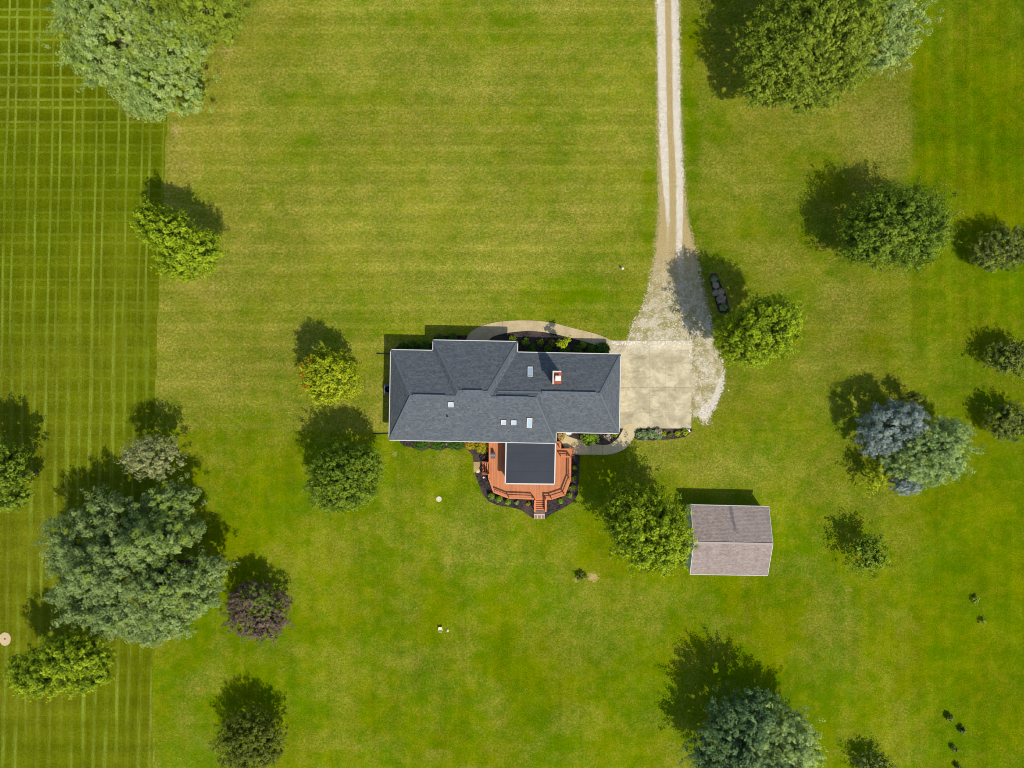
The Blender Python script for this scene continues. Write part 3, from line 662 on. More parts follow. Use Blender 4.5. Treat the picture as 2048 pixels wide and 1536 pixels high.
tree('pine_tree', [(1468,1468,64,68,5.2,4.2),(1440,1502,62,56,4.2,3.2),(1500,1428,46,48,5.4,3.4),(1530,1515,64,60,4.6,3.6)], 'silver', 'pinedark', 'blue green pine crown cut by the bottom edge', GT, 26, trunk_r=0.35, leaf=0.18, tuft=0.34, elong=2.4, bump=0.3, nb=26, sharp=18, ragged=0.25, blobs=[(1560,1480,5,3.5,0.8)])
tree('pine_tree', [(1572,1470,50,58,4.8,3.4),(1590,1500,44,40,3.6,2.6)], 'silver', 'pine', 'pale green feathery pine crown beside the darker one at the bottom edge', GT, 27, trunk_r=0.25, leaf=0.17, tuft=0.32, elong=2.6, bump=0.3, nb=20, sharp=18, ragged=0.28, accent=0.6)
tree('bush', [(1745,1536,42,34,1.5,1.4)], 'sparse', 'umber', 'thin dark bush cut by the bottom edge', None, 28, trunk_r=0.06, cat='bush', dens=0.9)

# shrubs: one mesh each
def shrub(name, px, py, r, h, mat, label, group=None, seed=0, cat='shrub', ry=None, z=None, leaf=0.12, tuft=0.15, per=16, dens=1.7, accent=0.0, **k):
    rng = np.random.RandomState(seed + 900)
    L = lobes_world([(px, py, r, ry or r, z if z is not None else h*0.5, h*0.5)])
    kw = dict(bump=0.1, nb=14, sharp=14, elong=1.3, up=0.4, low=-0.6, ragged=0.12, inner=1.2); kw.update(k)
    b = P(px, py)
    if cat == 'sapling': kw['inner'] = 2.5
    me = foliage_mesh(name, [(l[0]-b.x, l[1]-b.y, l[2], l[3], l[4], l[5]) for l in L], leaf, tuft, per, dens, rng, accent=accent, **kw)
    o = link(name, me, LEAF[mat]); o.location = (b.x, b.y, 0)
    tag(o, label, cat, group); return o

g1 = 'boxwoods in the bed around the deck'
shrub('boxwood', 982.8, 991.6, 5.2, 0.8, 'box', 'leftmost round green boxwood below the deck', g1, 1)
shrub('boxwood', 998, 997.8, 5.2, 0.8, 'box', 'second round boxwood from the left below the deck', g1, 2)
shrub('boxwood', 1015.3, 1003.3, 5.0, 0.75, 'box', 'third round boxwood from the left below the deck', g1, 3)
shrub('low_plant', 1034, 1005.6, 3.6, 0.3, 'sage', 'small pale plant between boxwoods and deck stairs', g1, 4, dens=0.7)
shrub('low_plant', 1056, 1007, 2.2, 0.35, 'yellow', 'tiny yellow flowering plant left of the deck stairs', g1, 5, accent=0.5)
shrub('boxwood', 1122, 1001.7, 4.2, 0.6, 'box', 'small boxwood right of the long deck stairs', g1, 6)
shrub('boxwood', 1138.5, 990, 4.2, 0.6, 'deep', 'small dark boxwood at the lower right deck corner', g1, 7)
shrub('boxwood', 1145, 974, 4.2, 0.6, 'deep', 'dim boxwood beside the slanted right deck side', g1, 8)
shrub('boxwood', 1148, 955.6, 3.4, 0.5, 'box', 'small green plant beside the middle of the right deck side', g1, 9)
shrub('boxwood', 1149, 935, 3.6, 0.5, 'deep', 'dim small plant beside the right deck railing', g1, 10)
g2 = 'shrubs along the lower wall of the house'
shrub('shrub', 841, 886, 13, 1.3, 'holly', 'dark green shrub, first from the left under the lower eave', g2, 11, ry=12)
shrub('shrub', 876, 886, 13.5, 1.3, 'holly', 'dark green shrub, second from the left under the lower eave', g2, 12, ry=12)
shrub('shrub', 912, 886, 16, 1.3, 'holly', 'dark green shrub, wide third one under the lower eave', g2, 13, ry=12.5)
shrub('shrub', 858, 883, 6, 0.8, 'olive', 'small olive shrub between the first two dark shrubs', g2, 14)
shrub('shrub', 895, 884, 6, 0.8, 'sage', 'small greyish shrub between the second and third dark shrubs', g2, 15)
shrub('shrub', 941, 888, 11, 1.0, 'flame', 'smaller orange yellow shrub left of the deck', g2, 16, accent=0.25, ry=10)
shrub('shrub', 965, 893, 13.5, 1.1, 'flame', 'larger orange edged shrub touching the deck', g2, 17, accent=0.15, ry=14)
g3 = 'shrubs in the bed under the front walk'
for i, (x, y, r, h, m, lab) in enumerate([
    (1025, 680, 7, 0.7, 'deep', 'green shrub beside the corner of the projecting roof'), (1052, 684, 6.5, 0.7, 'deep', 'front row shrub, first one clear of the roof'),
    (1080, 685, 5.5, 0.7, 'deep', 'front row shrub, second one clear of the roof'), (1104, 686, 6, 0.7, 'olive', 'dim shrub at the left foot of the small bright tree'),
    (1064, 698, 7, 0.8, 'holly', 'back row dark shrub, first along the wall'), (1096, 699, 7, 0.8, 'holly', 'back row dark shrub, second along the wall'),
    (1129, 700, 9, 0.9, 'holly', 'back row dark shrub below the small bright tree'), (1156, 699, 8, 0.8, 'holly', 'back row dark shrub, fourth along the wall'),
    (1166, 690, 6, 0.7, 'deep', 'small green shrub near the right end of the front bed'), (1183, 699, 9.5, 0.9, 'holly', 'back row dark shrub, fifth along the wall'),
    (1206, 698, 13, 1.0, 'holly', 'large green shrub where the front walk meets the slab')]):
    shrub('shrub', x, y, r, h, m, lab, g3, 20+i)
g4 = 'shrubs in the shade left of the front walk'
for i, (x, y, r, h, lab) in enumerate([(806, 695, 9, 0.9, 'shaded shrub nearest the upper left house corner'), (826, 693, 10, 1.0, 'second shaded shrub from the upper left house corner'),
                                       (850, 693, 10, 1.0, 'shaded shrub beside the step in the roof edge'), (880, 676, 8, 0.8, 'shaded shrub above the projecting roof, left one'), (905, 676, 8, 0.8, 'shaded shrub above the projecting roof, right one')]):
    shrub('shrub', x, y, r, h, 'holly', lab, g4, 40+i)
tree('young_tree', [(1119,686,9,8,3.0,0.9),(1134,680,9,9,3.4,0.9),(1127,690,8,7,2.6,0.8)], 'fine', 'yellow', 'small bright yellow green tree in the bed by the front walk', None, 50, trunk_r=0.05, leaf=0.17, tuft=0.26, per=18, dens=0.9, ragged=0.3)
g5 = 'plants in the bed below the slab'
for i, (x, y, r, h, m, lab) in enumerate([
    (1277.5, 869, 5.5, 0.6, 'sage', 'sage green plant nearest the side walk'), (1288, 866, 5.5, 0.6, 'sage', 'second sage green plant from the side walk'), (1289, 875, 5.5, 0.5, 'sage', 'low sage plant on the lower rim of the slab bed'),
    (1302.5, 867.5, 8.5, 0.7, 'sage', 'widest sage green plant in the slab bed'), (1316, 863.5, 6.5, 0.6, 'brown', 'brownish sage plant beside the slab edge'), (1316.5, 872, 6.5, 0.6, 'sage', 'sage plant below the brownish one'),
    (1327, 867, 4.5, 0.4, 'yellow', 'small yellow green plant right of the sage plants'), (1340, 869, 3.8, 0.35, 'olive', 'small olive plant between two yellow plants'),
    (1355, 867.5, 4.6, 0.45, 'yellow', 'bright yellow green plant near the right end of the slab bed'), (1370, 864, 5.2, 0.45, 'yellow', 'yellow green plant beside the white stones')]):
    shrub('low_plant', x, y, r, h, m, lab, g5, 60+i, cat='plant', accent=0.0)
g6 = 'low plants in the pill shaped bed'
for i, (x, y, r, m, lab) in enumerate([(1428, 559, 6.5, 'sage', 'greenish low plant at the upper end of the pill bed'), (1431.6, 571, 6.2, 'brown', 'purplish brown low plant, second in the pill bed'),
    (1430.8, 585.6, 6, 'brown', 'brown low plant on the left side of the pill bed'), (1441, 584, 7.5, 'brown', 'brown low plant on the right side of the pill bed'),
    (1442, 598.6, 9.5, 'brown', 'widest brown low plant in the pill bed'), (1446, 615, 7.5, 'sage', 'greenish low plant at the lower end of the pill bed')]):
    shrub('low_plant', x, y, r*0.84, 0.45, m, lab, g6, 80+i, cat='plant', dens=1.8, z=0.3)
shrub('shrub', 1179, 876, 16, 1.1, 'box', 'bright green bush in the bed inside the side walk', None, 90, ry=12, leaf=0.2)
shrub('shrub', 1216, 873, 8, 0.5, 'brown', 'brown low plant in the bed inside the side walk', None, 91, dens=0.6)
shrub('low_plant', 1229, 869, 4.5, 0.4, 'yellow', 'small yellow plant at the garage corner', None, 92, cat='plant')
shrub('ornamental_grass', 1121, 872, 7, 0.9, 'straw', 'tan ornamental grass clump in the corner by the deck', None, 93, cat='plant', elong=2.6)
shrub('shrub', 1162, 1152, 10.5, 0.7, 'olive', 'lone dark shrub beside a bare dirt patch', None, 94, ry=9, dens=0.6, ragged=0.4)
g7 = 'seedlings at the lower right'
shrub('sapling', 1951, 1199, 5.5, 0.5, 'lime', 'upper pale seedling on the right lawn', g7, 95, cat='sapling', dens=0.7, ry=7, ragged=0.3, elong=2.4)
shrub('sapling', 1966, 1241, 6, 0.45, 'lime', 'lower pale seedling on the right lawn', g7, 96, cat='sapling', dens=0.7, ry=4, ragged=0.3, elong=2.4)
for i, (x, y, r, h, lab) in enumerate([(1900, 1436, 7, 0.8, 'tallest thin dark seedling at the lower right'), (1925, 1461, 6.5, 0.7, 'bushy dark seedling right of the tallest one'), (1909, 1498, 6, 0.7, 'dark seedling below the bushy one'), (1916, 1534, 5.5, 0.7, 'dark seedling on the bottom edge')]):
    shrub('sapling', x, y, r, h, 'umber', lab, g7, 100+i, cat='sapling', dens=0.7, ragged=0.22, accent=0.2)

# ------------------------------------------------------------------ HOUSE
HR = -math.atan(0.0196)                       # the house is turned a little clockwise
ZE = 3.2
A0 = P(782, 699.7, ZE)
def HL(u, v, z): 
    """house frame: u to the right, v downwards in the picture"""
    c, s = math.cos(HR), math.sin(HR)
    return Vector((A0.x + u*c + v*s, A0.y + u*s - v*c, z))

def shingle_mat(name, c0, c1, c2, course=0.15, stain=None, period=None):
    t = NT(name); uv = t.uv()
    ux_, uy_, uz_ = t.xyz(uv); row = t.math('FLOOR', t.mul(uy_, 1.0/course))
    def wn(vec):
        q = t.n('ShaderNodeTexWhiteNoise', noise_dimensions='3D'); t.put(q.inputs[0], vec); return q.outputs['Value']
    off = wn(t.vec(row, 3.3, 1.0))
    c1_ = wn(t.vec(t.math('FLOOR', t.add(t.mul(ux_, 3.3), t.mul(off, 9.0))), row, 0.0)); c2_ = wn(t.vec(t.math('FLOOR', t.add(t.mul(ux_, 6.1), t.mul(off, 17.0))), row, 5.0))
    f = t.add(t.mul(c1_, 0.55), t.mul(c2_, 0.45))
    n = t.noise(t.obj(), 0.4, 4, 0.6); g = t.noise(t.obj(), 14, 2, 0.7)
    col = t.mix(f, lin(*c0), lin(*c1)); col = t.mix(t.mul(t.ramp(n, 0.35, 0.7), 0.35), col, lin(*c2))
    x, y, z = t.xyz(uv)
    fr = t.math('FRACT', t.mul(y, 1.0/course))
    edge = t.ramp(fr, 0.0, 0.25, 0.72, 1.0)
    if period:                                   # broad soft rows where courses fall in and out of step
        ox, oy, oz = t.xyz(t.obj())
    col = t.value(col, t.mul(edge, t.add(0.8, t.mul(g, 0.4))))
    if stain is not None:
        col = stain(t, col)
    h = t.add(t.mul(fr, -0.6), t.mul(f, 0.4))
    return t.principled(col, 0.92, t.bump(t.add(h, g), 0.6, 0.02), 0.2)
M_ROOF = shingle_mat('grey_shingles', (74, 79, 83), (108, 113, 115), (88, 92, 100))
M_CAP = shingle_mat('ridge_shingles', (86, 93, 98), (112, 119, 123), (100, 106, 112), 0.2)
M_WHITE = simple('white_paint', (208, 205, 196), 0.5, 0.06, 1.5)
M_SIDING = None
def siding(name, rgb):
    t = NT(name); o = t.obj(); x, y, z = t.xyz(o); fr = t.math('FRACT', t.mul(z, 6.0))
    col = t.value(lin(*rgb), t.mul(t.ramp(fr, 0.0, 0.15, 0.7, 1.0), t.add(0.92, t.mul(t.noise(o, 2, 3), 0.16))))
    return t.principled(col, 0.7, t.bump(fr, 0.5, 0.02), 0.3)
M_SIDING = siding('cream_siding', (206, 198, 180)); M_GREEN = siding('pale_green_siding', (176, 194, 176))
def glass_mat():
    t = NT('skylight_glass'); o = t.obj(); n = t.noise(o, 1.2, 2)
    return t.principled(t.mix(n, lin(150, 176, 186), lin(182, 200, 208)), 0.15, None, 0.9)
M_GLASS = glass_mat()
M_DARKGLASS = simple('window_glass', (38, 46, 54), 0.1, 0.1, 0.5, spec=0.8, bump=0.0)
M_BROWN = simple('brown_flashing', (78, 60, 48), 0.6, 0.15)
M_STEEL = simple('galvanised_metal', (190, 192, 194), 0.4, 0.1, 4, metal=0.3)
def brick_mat():
    t = NT('chimney_brick'); o = t.obj(); x, y, z = t.xyz(o)
    br = t.n('ShaderNodeTexBrick'); t.put(br.inputs['Vector'], t.vec(t.add(x, y), z)); br.inputs['Color1'].default_value = lin(150, 72, 46); br.inputs['Color2'].default_value = lin(176, 92, 58)
    br.inputs['Mortar'].default_value = lin(170, 150, 130); br.inputs['Scale'].default_value = 1.0; br.inputs['Brick Width'].default_value = 0.21; br.inputs['Row Height'].default_value = 0.145; br.inputs['Mortar Size'].default_value = 0.008
    return t.principled(br.outputs[0], 0.9, t.bump(t.noise(o, 12, 2), 0.4, 0.01), 0.2)
M_BRICK = brick_mat()

house = empty('house', HL(13, 5, 0), HR); tag(house, 'long single storey house with grey hip roof and brick chimney', 'house')
BLK = [  # u0,u1,v0,v1, end run west, end run east, z lift
    (0.0, 19.2, 0.0, 10.38, 2.75, 2.5, 0.0),
    (4.85, 14.55, -1.21, 10.375, 3.2, 3.2, 0.004),
    (10.0, 26.45, 0.0, 9.10, 2.5, 2.55, -0.004),
]
PITCH = 0.5
roof = MB(); caps = MB()
def blk_pts(b):
    u0, u1, v0, v1, rw, re, dz = b
    hz = (v1 - v0)/2*PITCH; vm = (v0+v1)/2; z0 = ZE + dz; z1 = z0 + hz
    return u0, u1, v0, v1, rw, re, vm, z0, z1
for b in BLK:
    u0, u1, v0, v1, rw, re, vm, z0, z1 = blk_pts(b)
    A, B, C_, D = HL(u0,v0,z0), HL(u1,v0,z0), HL(u1,v1,z0), HL(u0,v1,z0)
    R0, R1 = HL(u0+rw, vm, z1), HL(u1-re, vm, z1)
    sl = math.hypot((v1-v0)/2, z1-z0)
    roof.face([B, A, R0, R1], [(u1,0),(u0,0),(u0+rw,sl),(u1-re,sl)])
    roof.face([D, C_, R1, R0], [(u0,0),(u1,0),(u1-re,sl),(u0+rw,sl)])
    sw = math.hypot(rw, z1-z0); se = math.hypot(re, z1-z0)
    roof.face([A, D, R0], [(v0,0),(v1,0),(vm,sw)]); roof.face([C_, B, R1], [(v1,0),(v0,0),(vm,se)])
roof_o = roof.build('roof', M_ROOF, house, weld=False)
# hip and ridge cap shingles laid proud of the slopes
def inside_top(u, v, z, skip):
    for i, b in enumerate(BLK):
        if i == skip: continue
        u0, u1, v0, v1, rw, re, vm, z0, z1 = blk_pts(b)
        if u0 < u < u1 and v0 < v < v1:
            s = (z1-z0)
            h = z0 + min((v-v0)*PITCH, (v1-v)*PITCH, (u-u0)*s/rw, (u1-u)*s/re)
            if h > z + 0.03: return True
    return False
for bi, b in enumerate(BLK):
    u0, u1, v0, v1, rw, re, vm, z0, z1 = blk_pts(b)
    for a, c in (((u0,v0,z0),(u0+rw,vm,z1)), ((u0,v1,z0),(u0+rw,vm,z1)), ((u1,v0,z0),(u1-re,vm,z1)), ((u1,v1,z0),(u1-re,vm,z1)), ((u0+rw,vm,z1),(u1-re,vm,z1))):
        n = 40
        for k in range(n):
            p = [a[j]+(c[j]-a[j])*(k/n) for j in range(3)]; q = [a[j]+(c[j]-a[j])*((k+1)/n) for j in range(3)]
            m_ = [(p[j]+q[j])/2 for j in range(3)]
            if inside_top(*m_, bi): continue
            if bi == 2 and a[0] == u0: continue
            if bi == 0 and a[0] == u1 and a[1] == v0: continue
            if bi == 1 and c[1] == vm and a[1] == v1: continue    # coplanar lower slope: no hip there
            caps.bar(HL(p[0], p[1], p[2]+0.012), HL(q[0], q[1], q[2]+0.014), 0.24, 0.035)
caps.build('ridge_cap', M_CAP, roof_o, weld=False)
# wide pale valley strip on the right of the projecting block
for un, (a, c) in enumerate((((14.50,0.02),(11.42,4.55)), ((19.05,9.0),(16.72,4.6)))):
    pass
for px0, px1, bi in ((828, 893, 0), (927, 967, 1), (996, 1060, 0), (1085, 1194, 2)):
    u0, u1, v0, v1, rw, re, vm, z0, z1 = blk_pts(BLK[bi])
    a = P(px0, 790, z1); c = P(px1, 790, z1)
    ua = (a.x - A0.x) / math.cos(HR); uc = (c.x - A0.x) / math.cos(HR)
    vents = MB(); vents.bar(HL(ua, vm, z1+0.07), HL(uc, vm, z1+0.07), 0.34, 0.12)
    vents.build('ridge_vent', M_CAP, roof_o)
# gutters along every eave
per = [(0,0),(4.85,0),(4.85,-1.21),(14.55,-1.21),(14.55,0),(26.45,0),(26.45,9.10),(19.2,9.10),(19.2,10.38),(0,10.38)]
gut = MB(); fascia = MB()
for i in range(len(per)):
    a, c = per[i], per[(i+1) % len(per)]
    dx, dy = c[0]-a[0], c[1]-a[1]; L = math.hypot(dx, dy); nx, ny = dy/L, -dx/L      # outward
    o1 = 0.043
    ext = 0.055
    p0 = HL(a[0]+nx*o1-dx/L*ext*0, a[1]+ny*o1-dy/L*ext*0, ZE-0.06); p1 = HL(c[0]+nx*o1, c[1]+ny*o1, ZE-0.06)
    gut.bar(p0, p1, 0.08, 0.115)
    gut.bar(HL(a[0]-nx*0.03, a[1]-ny*0.03, ZE-0.15), HL(c[0]-nx*0.03, c[1]-ny*0.03, ZE-0.15), 0.04, 0.2)
gut.build('gutter', M_WHITE, house, weld=False)
# walls set back under the eaves
OV = 0.5
wall_in = [(0.5,0.5),(5.35,0.5),(5.35,-0.71),(14.05,-0.71),(14.05,0.5),(25.95,0.5),(25.95,8.60),(18.7,8.60),(18.7,9.88),(0.5,9.88)]
wmb = MB()
wp = [HL(u, v, 0) for u, v in wall_in]
wmb.slab([(p.x, p.y) for p in wp], -0.2, ZE-0.02)
wmb.build('wall', M_SIDING, house)
def wall_rect(a, c, t0, t1, z0, z1, out, d=0.03):
    """box on the wall from a to c (house frame), between distances t0..t1"""
    dx, dy = c[0]-a[0], c[1]-a[1]; L = math.hypot(dx, dy); dx /= L; dy /= L
    nx, ny = dy, -dx
    m = MB(); p = HL(a[0]+dx*t0+nx*out, a[1]+dy*t0+ny*out, (z0+z1)/2); q = HL(a[0]+dx*t1+nx*out, a[1]+dy*t1+ny*out, (z0+z1)/2)
    m.bar(p, q, d, z1-z0); return m
def window(a, c, t0, t1, z0=0.9, z1=2.2):
    w = wall_rect(a, c, t0-0.08, t1+0.08, z0-0.08, z1+0.08, 0.02, 0.05).build('window', M_WHITE, house)
    wall_rect(a, c, t0, t1, z0, z1, 0.05, 0.02).build('pane', M_DARKGLASS, w)
for i, t0, t1 in ((0, 1.2, 2.4), (2, 1.2, 2.6), (2, 6.2, 7.6), (4, 2.0, 3.2), (4, 7.0, 8.2), (8, 2.0, 3.4), (8, 13.0, 14.2), (9, 3.0, 4.2)):
    window(wall_in[i], wall_in[(i+1) % 10], t0, t1)
d = wall_rect(wall_in[2], wall_in[3], 3.9, 4.9, 0.1, 2.2, 0.03, 0.06).build('door', simple('door_red', (110, 44, 36), 0.4), house)
for t0 in (0.7, 4.5):
    wall_rect(wall_in[5], wall_in[6], t0, t0+2.9, 0.05, 2.3, 0.03, 0.06).build('garage_door', M_WHITE, house)
# skylights
def slope_pt(px, py, bi):
    u0, u1, v0, v1, rw, re, vm, z0, z1 = blk_pts(BLK[bi]); z = 4.5
    for _ in range(12):
        w = P(px, py, z); dx, dy = w.x-A0.x, w.y-A0.y
        u = dx*math.cos(HR) + dy*math.sin(HR); v = dx*math.sin(HR) - dy*math.cos(HR)
        z = z0 + min((v-v0), (v1-v))*PITCH
    return u, v, z
for px, py, sw_, sl_, bi, lab in ((902,808.5,0.58,0.62,0,'square skylight with a violet sheen'), (1007.2,844,0.58,0.6,0,'left of the small pair of skylights'), (1027.7,844.4,0.58,0.6,0,'right of the small pair of skylights'), (1059,845,0.6,1.28,0,'tall skylight on the lower slope'), (1060.5,743.8,0.6,1.24,2,'tall skylight on the upper slope')):
    u, v, z = slope_pt(px, py, bi)
    sgn = 1 if v < blk_pts(BLK[bi])[6] else -1       # +1: upper slope, rises with v
    c, s = math.cos(HR), math.sin(HR)
    U = Vector((c, s, 0)); Vv = Vector((s, -c, PITCH*sgn)).normalized(); N = U.cross(Vv); N = N if N.z > 0 else -N
    ctr = HL(u, v, z)
    def rb(mb, cu, cv, cn, wu, wv, wn):
        q = ctr + U*cu + Vv*cv + N*cn
        M = Matrix(((U.x, Vv.x, N.x, q.x), (U.y, Vv.y, N.y, q.y), (U.z, Vv.z, N.z, q.z), (0,0,0,1)))
        mb.box(None, (wu, wv, wn), M=M)
    f = MB(); rb(f, 0, 0, 0.03, sw_+0.14, sl_+0.14, 0.05)
    sk = f.build('skylight', M_BROWN, house); sk['label'] = lab
    w = MB()
    for cu, cv, wu, wv in ((-sw_/2+0.03, 0, 0.07, sl_), (sw_/2-0.03, 0, 0.07, sl_), (0, -sl_/2+0.03, sw_-0.14, 0.07), (0, sl_/2-0.03, sw_-0.14, 0.07)):
        rb(w, cu, cv, 0.09, wu, wv, 0.07)
    w.build('frame', M_WHITE, sk)
    g = MB(); rb(g, 0, 0, 0.07, sw_-0.1, sl_-0.1, 0.03); g.build('glass', M_GLASS, sk)
# chimney
zt = 6.75
cc = P(1114.6, 755.2, zt); cw, cl = 0.92, 1.34
ch = MB(); ch.box((cc.x, cc.y, (3.6+zt-0.06)/2), (cw, cl, zt-0.06-3.6), HR)
cho = ch.build('chimney', M_BRICK, house)
cr = MB()
ux = Vector((math.cos(HR), math.sin(HR), 0)); uy = Vector((-math.sin(HR), math.cos(HR), 0))
for a, b2_, w_ in ((-cw/2, 0, 'x'), (0, cl/2, 'y')):
    wd = 0.13 if (a < 0 or b2_ > 0) else 0.05
    q = cc + ux*a + uy*b2_
    cr.box((q.x, q.y, zt+0.02), (wd, cl+wd, 0.2) if w_ == 'x' else (cw-wd*0.9, wd, 0.2), HR)
cr.build('crown_rim', simple('mortar_crown', (214, 206, 192), 0.8), cho)
fl = MB(); q = cc + uy*-0.08 + ux*0.06
fl.box((q.x, q.y, zt+0.12), (0.32, 0.32, 0.34), HR); fl.build('flue', simple('flue_tile', (96, 70, 56), 0.9), cho)
fc = MB(); fc.box((q.x, q.y, zt+0.40), (0.58, 0.56, 0.03), HR); fc.box((q.x, q.y, zt+0.43), (0.4, 0.38, 0.03), HR)
for sx in (-0.22, 0.22):
    for sy in (-0.2, 0.2):
        p = q + ux*sx + uy*sy; fc.box((p.x, p.y, zt+0.24), (0.03, 0.03, 0.3), HR)
fc.build('chimney_cap', simple('cap_metal', (226, 226, 224), 0.5, 0.05), cho)
# vent pipe
u, v, z = slope_pt(894.5, 832, 0); b_ = HL(u, v, z)
vp = MB(); vp.tube([(b_.x, b_.y, z-0.05), (b_.x, b_.y, z+0.3)], 0.05, 10); vp.lathe((b_.x, b_.y, z), [(0.15, -0.06), (0.13, 0.02), (0.05, 0.08)], 12)
vp.build('vent_pipe', simple('black_rubber', (34, 36, 40), 0.7), house)
# downspouts at the wall corners
for (u, v) in ((0.42, 0.6), (0.42, 9.8), (26.03, 0.6), (26.03, 8.5), (1.4, 9.95)):
    p = HL(u, v, 0); ds = MB(); ds.box((p.x, p.y, 1.6), (0.08, 0.08, 3.0), HR)
    if 1 < u < 3: ds.bar(HL(1.4, 9.9, 0.18), HL(1.4, 10.6, 0.1), 0.14, 0.1)
    ds.build('downspout', M_WHITE, house)

# porch roof on the lower side (over the deck)
ZP = 3.08
pc = [P(1012.3, 884.5, ZP), P(1111, 885.9, ZP), P(1109, 968.3, ZP), P(1010.6, 967.2, ZP)]
pc[0] = P(1012.3, 881.5, ZP); pc[1] = P(1111, 882.5, ZP)
def membrane():
    t = NT('porch_membrane'); o = t.obj(); a = t.noise(o, 0.5, 3); b = t.noise(o, 10, 2); x, y, z = t.xyz(o)
    col = t.mix(a, lin(54, 57, 62), lin(66, 69, 74))
    for pos in (-9.0, -10.1, -8.0, -11.2):
        dd = t.math('ABSOLUTE', t.sub(y, pos)); col = t.mix(t.mul(t.ramp(dd, 0.02, 0.06, 1, 0), 0.3), col, lin(40, 46, 58))
    return t.principled(t.value(col, t.add(0.9, t.mul(b, 0.2))), 0.8, t.bump(b, 0.2, 0.01), 0.2)
pr = MB(); pr.slab([(p.x, p.y) for p in pc], ZP-0.16, ZP)
pro = pr.build('porch_roof', membrane(), house)
tr = MB()
for i, (a, c) in enumerate(((3, 0), (2, 1), (3, 2))):
    p, q = pc[a].copy(), pc[c].copy(); p.z = q.z = ZP-0.07
    tr.bar(p, q, 0.13, 0.22)
tr.build('fascia', M_WHITE, pro)
pp = MB(); ins = [pc[3] + Vector((0.25, 0.2, 0)), pc[2] + Vector((-0.25, 0.2, 0)), pc[1] + Vector((-0.25, -0.5, 0)), pc[0] + Vector((0.25, -0.5, 0))]
for k in range(3):
    a, c = [(3, 0), (0, 1), (1, 2)][k]
    for t_ in (0, 0.33, 0.67, 1.0):
        p = ins[a].lerp(ins[c], t_); pp.box((p.x, p.y, (0.95+ZP-0.16)/2), (0.1, 0.1, ZP-0.16-0.95), HR)
    pp.bar(Vector((*ins[a].xy, 1.7)), Vector((*ins[c].xy, 1.7)), 0.06, 0.08)
pp.build('porch_frame', M_WHITE, house, weld=False)
sc_ = MB()
for k in range(3):
    a, c = [(3, 0), (0, 1), (1, 2)][k]
    sc_.bar(Vector((*ins[a].xy, 1.9)), Vector((*ins[c].xy, 1.9)), 0.02, 1.95)
sc_.build('porch_screen', simple('insect_screen', (48, 50, 52), 0.9), house)

# ------------------------------------------------------------------ DECK
ZD = 0.92
def deck_mat(name, ang, rgb=(202, 128, 84)):
    t = NT(name); o = t.obj(); x, y, z = t.xyz(t.map(o, rot=(0, 0, ang)))
    bw = 0.145; fr = t.math('FRACT', t.mul(x, 1/bw)); idn = t.math('FLOOR', t.mul(x, 1/bw))
    wn_ = t.n('ShaderNodeTexWhiteNoise', noise_dimensions='1D'); t.put(wn_.inputs['W'], idn)
    g = t.noise(t.map(o, (1, 1, 1)), 1.6, 4, 0.7); g2 = t.noise(o, 12, 2)
    k = t.add(t.add(0.84, t.mul(wn_.outputs['Value'], 0.2)), t.mul(t.sub(g, 0.5), 0.4))
    gap = t.ramp(t.math('PINGPONG', fr, 0.5), 0.03, 0.09, 0.6, 1.0)
    return t.principled(t.value(lin(*rgb), t.mul(k, gap)), 0.75, t.bump(gap, 0.4, 0.01), 0.25)
M_DECK = deck_mat('red_deck_boards', HR)
M_RAIL = simple('red_stained_wood', (204, 124, 80), 0.75, 0.12, 2.5)
deck = empty('deck', P(1060, 940, 0)); tag(deck, 'red stained wooden deck with angled corners and three stairways', 'deck')
dp = [(978.5,876),(978.5,924),(977.3,947.5),(977.5,957),(987.3,984),(1017,995.6),(1068,997.6),(1092,998),(1103,998.2),(1129,989.6),(1140.5,959.8),(1141.4,912.8),(1141.6,896.8),(1121.5,897.4),(1121.5,884),(1112,884),(1112,876)]
dm = MB(); dm.slab([(P(x, y, ZD).x, P(x, y, ZD).y) for x, y in dp], ZD-0.04, ZD)
fl_ = dm.build('floor', M_DECK, deck)
rim = MB()
for i in range(len(dp)-1):
    a, c = P(*dp[i], ZD), P(*dp[i+1], ZD); a.z = c.z = ZD-0.14
    rim.bar(a, c, 0.05, 0.2)
rim.build('rim_joist', M_RAIL, deck, weld=False)
for i in range(0, len(dp)-1):
    a = P(*dp[i], ZD); c_ = P(1060, 930, ZD); q = a.lerp(c_, 0.03); posts = MB(); posts.box((q.x, q.y, (ZD-0.2)/2), (0.14, 0.14, ZD-0.2)); posts.build('support_post', M_RAIL, deck, weld=False)
ZR = ZD + 0.92
def railing(pts, ends=(True, True), bal=False, zr=ZR, zf=ZD, label=None):
    m = MB(); W = [P(x, y, zr) for x, y in pts]
    # shrink inwards so the rail stands on the deck edge
    for i in range(len(W)-1):
        a, c = W[i], W[i+1]; d_ = (c-a).normalized()
        m.bar(a - d_*0.02, c + d_*0.02, 0.19, 0.045)                                     # cap
        for zz, w_, h_ in ((zf+0.42, 0.04, 0.12),):
            m.bar(Vector((a.x, a.y, zz)), Vector((c.x, c.y, zz)), w_, h_)
        n = max(1, round((c-a).length/2.6))
        for k in range(n+1):
            q = a.lerp(c, k/n); m.box((q.x, q.y, (zf-0.1+zr-0.03)/2), (0.1, 0.1, zr-zf+0.07), math.atan2(d_.y, d_.x))
        if bal:
            nb_ = int((c-a).length/0.14)
            for k in range(nb_):
                q = a.lerp(c, (k+0.5)/nb_); m.box((q.x, q.y, (zf+0.1+zr-0.05)/2), (0.035, 0.035, zr-zf-0.15))
    return m.build('railing', M_RAIL, deck, weld=False)
railing([(979.2,883),(979.2,923)], bal=True)
